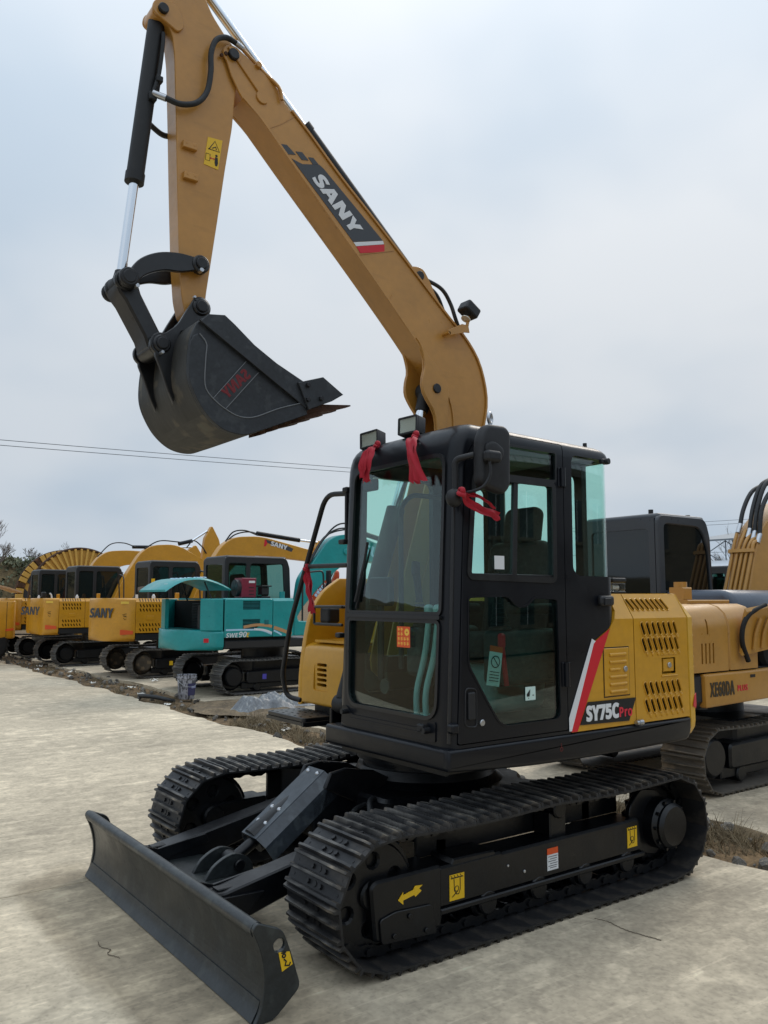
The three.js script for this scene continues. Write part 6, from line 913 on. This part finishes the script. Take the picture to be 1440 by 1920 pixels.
// litter
{ const r = rngOf(17), lit = [[-2.0, 5.3], [-1.75, 8.6], [-1.9, 10.2], [-2.15, 11.4], [-1.8, 12.7], [-2.9, 12.2], [-3.0, 12.5], [-1.85, 14.4], [-2.2, 15.5], [-1.7, 16.6], [-2.0, 17.6], [0.2, 13.4], [-0.3, 15.2], [1.05, 9.8], [-2.6, 20.2]];
  const paper = std({ color: 0xd9d6cd, roughness: 0.8, side: THREE.DoubleSide });
  lit.forEach(([x, z], i) => { const g = new THREE.PlaneGeometry(0.10 + r() * 0.12, 0.07 + r() * 0.08, 5, 4); g.rotateX(-Math.PI / 2); const p = g.attributes.position; for (let k = 0; k < p.count; k++) p.setXYZ(k, p.getX(k) + (r() - 0.5) * 0.02, 0.012 + 0.05 * r() * r(), p.getZ(k) + (r() - 0.5) * 0.02); g.computeVertexNormals(); g.rotateY(r() * 6); const m = P('paper_scrap', g, paper, scene); m.position.set(x, x < -1.65 && x > -2.45 ? -0.01 : 0.004, z); tag(m, 'small pale paper scrap on the ground near the slab edge', 'litter', 'paper scraps along the slab edge'); }); }
// cast-off hose lying at the slab edge
tag(P('rubber_hose', tube([[-1.75, 0.02, 9.9], [-1.72, 0.05, 9.6], [-1.78, 0.06, 9.2], [-1.9, 0.03, 8.95], [-2.0, 0.0, 9.0]], 0.035, { seg: 24 }), M.hose, scene), 'short piece of dark hose lying on the slab edge', 'hose');
// maroon fan heater on the teal machine's hood
{ const h = tag(G('fan_heater'), 'maroon box heater with round fan on top of teal excavator', 'heater'); h.position.set(-3.43, 1.682, 9.45);
  P('heater_case', box(-0.20, 0.09, 0.01, 0.36, -0.15, 0.15, 0.01), M.maroon, h); P('fan_shroud', [cyl([0.09, 0.18, 0], [0.16, 0.18, 0], 0.15, 0.15, 28)], M.plastic, h); P('fan_blades', Array.from({ length: 6 }, (_, i) => { const g = box(0.155, 0.163, 0.02, 0.13, -0.025, 0.025, 0); g.rotateX(i * 1.047); g.translate(0, 0.18, 0); return g; }), M.chassis, h);
  P('heater_vent', [0.06, 0.12, 0.18].map(y => box(-0.15, -0.05, y, y + 0.015, -0.153, -0.149, 0)), M.ink, h); P('heater_plate', box(-0.17, -0.05, 0.27, 0.31, -0.153, -0.149, 0), M.white, h); P('heater_foot', [box(-0.18, -0.14, -0.004, 0.012, -0.13, 0.13, 0), box(0.03, 0.07, -0.004, 0.012, -0.13, 0.13, 0)], M.chassis, h); }
// orange machine part with looped hoses behind the teal boom
{ const o = tag(G('orange_breaker'), 'orange machine casting with looped pale hoses behind the teal boom', 'machine'); o.position.set(-6.55, 0, 11.6);
  P('base_frame', [box(-0.5, 0.5, 0, 0.5, -0.4, 0.4, 0.03), box(-0.25, 0.25, 0.5, 1.4, -0.25, 0.25, 0.04)], M.orangeM, o); P('housing', [rbox(0.62, 0.55, 0.5, 0.14, 0, 1.6, 0), pinY(0.02, 1.8, 0.1, 0.26, 0.35), rbox(0.34, 0.3, 0.4, 0.1, 0.22, 2.12, -0.05), rbox(0.3, 0.26, 0.3, 0.1, -0.2, 2.2, 0.05)], M.orangeM, o);
  for (const [a, b] of [[0.28, 1.9], [0.02, 1.75], [-0.24, 1.9]]) P('hose_loop', new THREE.TorusGeometry(0.13, 0.014, 8, 7).translate(a, b, -0.30), M.white, o); }
function pinY(x, y, z, r, h) { return cyl([x, y, z], [x, y + h, z], r, r * 0.9, 22); }
// cable reel behind the row
{ const R = 1.74, root = tag(G('cable_reel'), 'huge ochre cable reel with radial ribs standing behind the farthest yellow excavators', 'cable reel'); root.position.set(-5.33, R, 27);
  const ochre = std({ color: 0xd9ac55, map: dustMap, roughness: 0.85 }), rustM = std({ color: 0x6a4a34, map: steelMap, roughness: 0.9 });
  for (const s of [-1, 1]) {
    const f = G('flange', root), z = s * 1.0; P('flange_plate', ext(disc(0, 0, R - 0.06, 64), z - 0.02, z + 0.02, { holes: [disc(0, 0, 0.25, 24).reverse()] }), ochre, f);
    P('flange_rim', new THREE.TorusGeometry(R - 0.05, 0.05, 8, 72).scale(1, 1, 1.6).translate(0, 0, z), rustM, f); P('inner_ring', new THREE.TorusGeometry(0.82, 0.05, 8, 48).translate(0, 0, z - 0.04), rustM, f);
    for (let i = 0; i < 48; i++) { const a = i / 48 * 2 * Math.PI; if (s > 0) { const b = box(R - 0.30, R - 0.03, -0.085, 0.085, z - 0.12, z - 0.02, 0.01); b.rotateZ(a); P('rim_block', b, i % 5 === 2 ? rustM : ochre, f); } else { const b = box(0.85, R - 0.06, -0.035, 0.035, z - 0.12, z - 0.02, 0.01); b.rotateZ(a); P('radial_rib', b, ochre, f); } }
  }
  P('drum', cyl([0, 0, -1], [0, 0, 1], 0.8, 0.8, 40), rustM, root); P('dark_patch', [ext([[0.5, 0.3], [1.3, 0.9], [1.42, 0.6], [0.7, 0.05]], 0.955, 0.975), ext([[1.0, -0.1], [1.45, 0.35], [1.5, 0.1], [1.2, -0.25]], 0.955, 0.975)], M.graphite, root); }
// far bank, shed, canopy, wires, trees
{ const nx = 120, nz = 30, g = new THREE.PlaneGeometry(120, 40, nx, nz); g.rotateX(-Math.PI / 2); g.translate(10, 0, 64); const p = g.attributes.position; for (let i = 0; i < p.count; i++) { const x = p.getX(i), z = p.getZ(i); const k = ss(44, 52, z) * ss(-30, -8, x); p.setY(i, -0.1 + 4.0 * k + 1.3 * k * (fbm(x * 0.2, z * 0.2, 801, 4) - 0.5) + 0.5 * k * (fbm(x * 1.1, z * 1.1, 809, 3) - 0.5)); } g.computeVertexNormals();
  structure(P('embankment', g, std({ color: 0x8a7f60, map: earthMap, roughness: 1 }), scene)); }
{ // green scrub on the bank: one mass
  const r = rngOf(55), leaf = new THREE.PlaneGeometry(0.22, 0.13, 1, 1), n = 16000, im = new THREE.InstancedMesh(leaf, std({ color: 0xffffff, roughness: 0.9, side: THREE.DoubleSide }), n), mt = new THREE.Matrix4(), q = new THREE.Quaternion(), col = new THREE.Color(); im.name = 'bank_scrub';
  const cl = Array.from({ length: 150 }, () => [lerp(-24, 8, r()), lerp(47, 58, r()), 0.4 + r() * 0.8]);
  for (let i = 0; i < n; i++) { const c = cl[Math.floor(r() * cl.length)], a = r() * 6.283, e = Math.acos(2 * r() - 1), d = Math.cbrt(r()) * c[2], k0 = ss(44, 52, c[1]) * ss(-30, -8, c[0]); q.setFromEuler(new THREE.Euler(r() * 6, r() * 6, r() * 6)); mt.compose(V(c[0] + d * Math.sin(e) * Math.cos(a) * 1.5, -0.1 + 3.9 * k0 + Math.abs(d * Math.cos(e)) * 0.7 + 0.05, c[1] + d * Math.sin(e) * Math.sin(a)), q, V(1, 1, 1)); im.setMatrixAt(i, mt); const k = 0.6 + 0.7 * r(), b = hash2(Math.round(c[0] * 10), 3, 5); col.setRGB(lerp(0.11, 0.20, b) * k, lerp(0.13, 0.17, b) * k, 0.08 * k); im.setColorAt(i, col); }
  stuff(im, 'low green and brown scrub covering the far bank', 'scrub'); scene.add(im); }
function bareTree(label, x, y, z, h, seed, spread = 1) {
  const r = rngOf(seed), t = tag(G('bare_tree'), label, 'tree'); t.position.set(x, y, z); const tr = [], tw = [];
  const grow2 = (p, d, len, rad, lvl) => { const e = p.clone().addScaledVector(d, len); const g = cyl(p, e, rad, rad * 0.62, lvl < 2 ? 7 : lvl < 4 ? 4 : 3, true); (lvl < 1 ? tr : tw).push(g); if (lvl >= 5) return; const n = lvl === 0 ? 4 : lvl < 3 ? 4 : 3; for (let i = 0; i < n; i++) { const q = p.clone().lerp(e, i === 0 ? 1 : 0.45 + 0.55 * r()); const nd = d.clone().add(V((r() - 0.5) * 1.25 * spread, (r() - 0.15) * 0.7, (r() - 0.5) * 1.25 * spread)).normalize(); grow2(q, nd, len * (0.52 + 0.26 * r()), Math.max(0.008, rad * 0.55), lvl + 1); } };
  grow2(V(0, 0, 0), V(0.03, 1, 0), h * 0.34, h * 0.017, 0); const bm = std({ color: 0x6e655c, roughness: 0.95 }); P('trunk', tr, bm, t); P('crown', tw, bm, t); return t;
}
bareTree('tall bare tree at the left edge of picture on the bank', -6.3, 1.6, 46.5, 5.6, 21);
bareTree('small bare tree on the bank behind the cable reel', -14.2, 2.6, 60, 3.6, 23, 1.2);
bareTree('low bare bush just left of the cable reel on the bank', -10.4, 3.2, 55, 2.2, 25, 1.6);
bareTree('bare tree behind the white shed, above the black cab at right', -70, 0, 40, 8.5, 27);
bareTree('bare tree right of the shed beside amber boom', -76, 0, 38, 6.2, 29, 1.2);
{ const s = tag(G('shed'), 'far grey shed with pale roof beside the amber boom', 'shed'); s.position.set(-62, 0, 33.5); const wm = std({ color: 0x8d8a84, roughness: 0.9, map: earthMap });
  P('wall', box(-4, 4, 0, 3.3, -6, 6, 0), wm, s); P('roof', [ext([[-4.6, 3.3], [0, 4.75], [4.6, 3.3], [4.6, 3.42], [0, 4.9], [-4.6, 3.42]], -6.5, 6.5)], std({ color: 0xd4d8dc, roughness: 0.6 }), s); for (const z of [-4, -1.5, 1, 3.5]) { const w = P('window', box(4.0, 4.03, 1.2, 2.4, z, z + 1.1, 0), M.graphite, s); P('sill', box(4.0, 4.12, 1.12, 1.2, z - 0.1, z + 1.2, 0), wm, w); } P('gable', ext([[-4, 3.3], [4, 3.3], [0, 4.6]], -6, 6), wm, s); }
{ const c = tag(G('steel_canopy'), 'far steel lattice canopy with sloping sheet roof above shed', 'canopy'); c.position.set(-66, 0, 37.0); const sm2 = std({ color: 0x7d858c, roughness: 0.6, metalness: 0.3 });
  P('canopy_roof', [ext([[-4, 7.7], [4, 6.6], [4, 6.75], [-4, 7.85]], -4.5, 3)], sm2, c); for (const [x, z] of [[-3.5, -4], [3.5, -4], [-3.5, 2.5], [3.5, 2.5], [3.5, -1]]) P('post', cyl([x, 0, z], [x, 7.15 - x * 0.137, z], 0.06, 0.06, 6), sm2, c); P('brace', [[-4, -1], [-1, 2.5], [2.5, -1], [-1, -4]].map(([a, b]) => cyl([3.5, 4.6, a], [3.5, 6.6, b], 0.045, 0.045, 5)), sm2, c); }
{ const wm = std({ color: 0x5c646c, roughness: 0.6 }), W = (a, b, sag, label) => tag(P('power_line', tube(Array.from({ length: 15 }, (_, i) => { const t = i / 14; return [lerp(a[0], b[0], t), lerp(a[1], b[1], t) - sag * 4 * t * (1 - t), lerp(a[2], b[2], t)]; }), 0.017, { seg: 60, rad: 5 }), wm, scene), label, 'power line');
  W([9, 9.30, 40], [-40, 10.55, 40], 0.15, 'upper of two thin overhead wires crossing the sky at left'); W([9, 9.03, 40], [-40, 10.28, 40], 0.15, 'lower of two thin overhead wires crossing the sky at left');
  W([-60, 8.6, 52], [-60, 7.9, 12], 0.2, 'upper thin overhead wire between black cab and amber boom at right'); W([-60, 8.3, 52], [-60, 7.6, 12], 0.2, 'middle thin overhead wire between black cab and amber boom at right'); W([-60, 5.9, 52], [-60, 5.4, 12], 0.2, 'lowest thin overhead wire below the canopy roof at right');
  for (const [x, z, h, l] of [[9, 40, 9.6, 'utility pole beyond the left picture edge'], [-40, 40, 10.9, 'utility pole far behind the excavator cab']]) { const p = tag(G('utility_pole'), l, 'pole'); p.position.set(x, 0, z); P('pole_shaft', cyl([0, 0, 0], [0, h, 0], 0.16, 0.11, 12), std({ color: 0x8c8a86, roughness: 0.9 }), p); P('cross_arm', box(-0.05, 0.05, h - 0.45, h - 0.33, -0.8, 0.8, 0.01), M.chassis, p); } }
// small yellow machine far down the row on the right
rowMachine({ label: 'small far yellow excavator with pale cab glass seen above the amber hood', x: -13.5, z: 5.6, cabOpt: { glass: M.farGlassLight, top: 2.35 }, boom: stdBoom(3.2, 2.5).map(p => [p[0], p[1] * 0.8 + 0.2, p[2]]), rail: false });
// block of flats behind the photographer, mirrored in the cab glass
{ const b = tag(G('apartment_building'), 'grey concrete building behind the camera, mirrored in the cab glass', 'building'); b.position.set(-19, 0, -21); b.rotation.y = 0.25; const wm = std({ color: 0x8f8a80, map: concreteMap, roughness: 0.9 }), gm = std({ color: 0x20262a, roughness: 0.1 });
  P('wall', box(-16, 16, 0, 6.0, -4, 4, 0), wm, b); P('roof', [box(-16.3, 16.3, 6.0, 6.3, -4.3, 4.3, 0)], std({ color: 0x66615a, roughness: 0.9 }), b); P('roof_railing', [box(-16, 16, 6.85, 6.92, 3.9, 3.96, 0), ...Array.from({ length: 40 }, (_, i) => cyl([-16 + i * 0.82, 6.3, 3.93], [-16 + i * 0.82 + 0.3, 6.88, 3.93], 0.03, 0.03, 5))], M.chassis, b);
  for (let f = 0; f < 2; f++) for (let i = 0; i < 11; i++) { const x = -14.6 + i * 2.8, y = 0.9 + f * 2.8; const w = P('window', box(x, x + 1.3, y, y + 1.5, 4.0, 4.03, 0), gm, b); P('sill', box(x - 0.1, x + 1.4, y - 0.12, y, 4.0, 4.14, 0), wm, w); P('frame', box(x + 0.62, x + 0.68, y, y + 1.5, 4.03, 4.06, 0), M.white, w); } }
renderer.render(scene, camera);
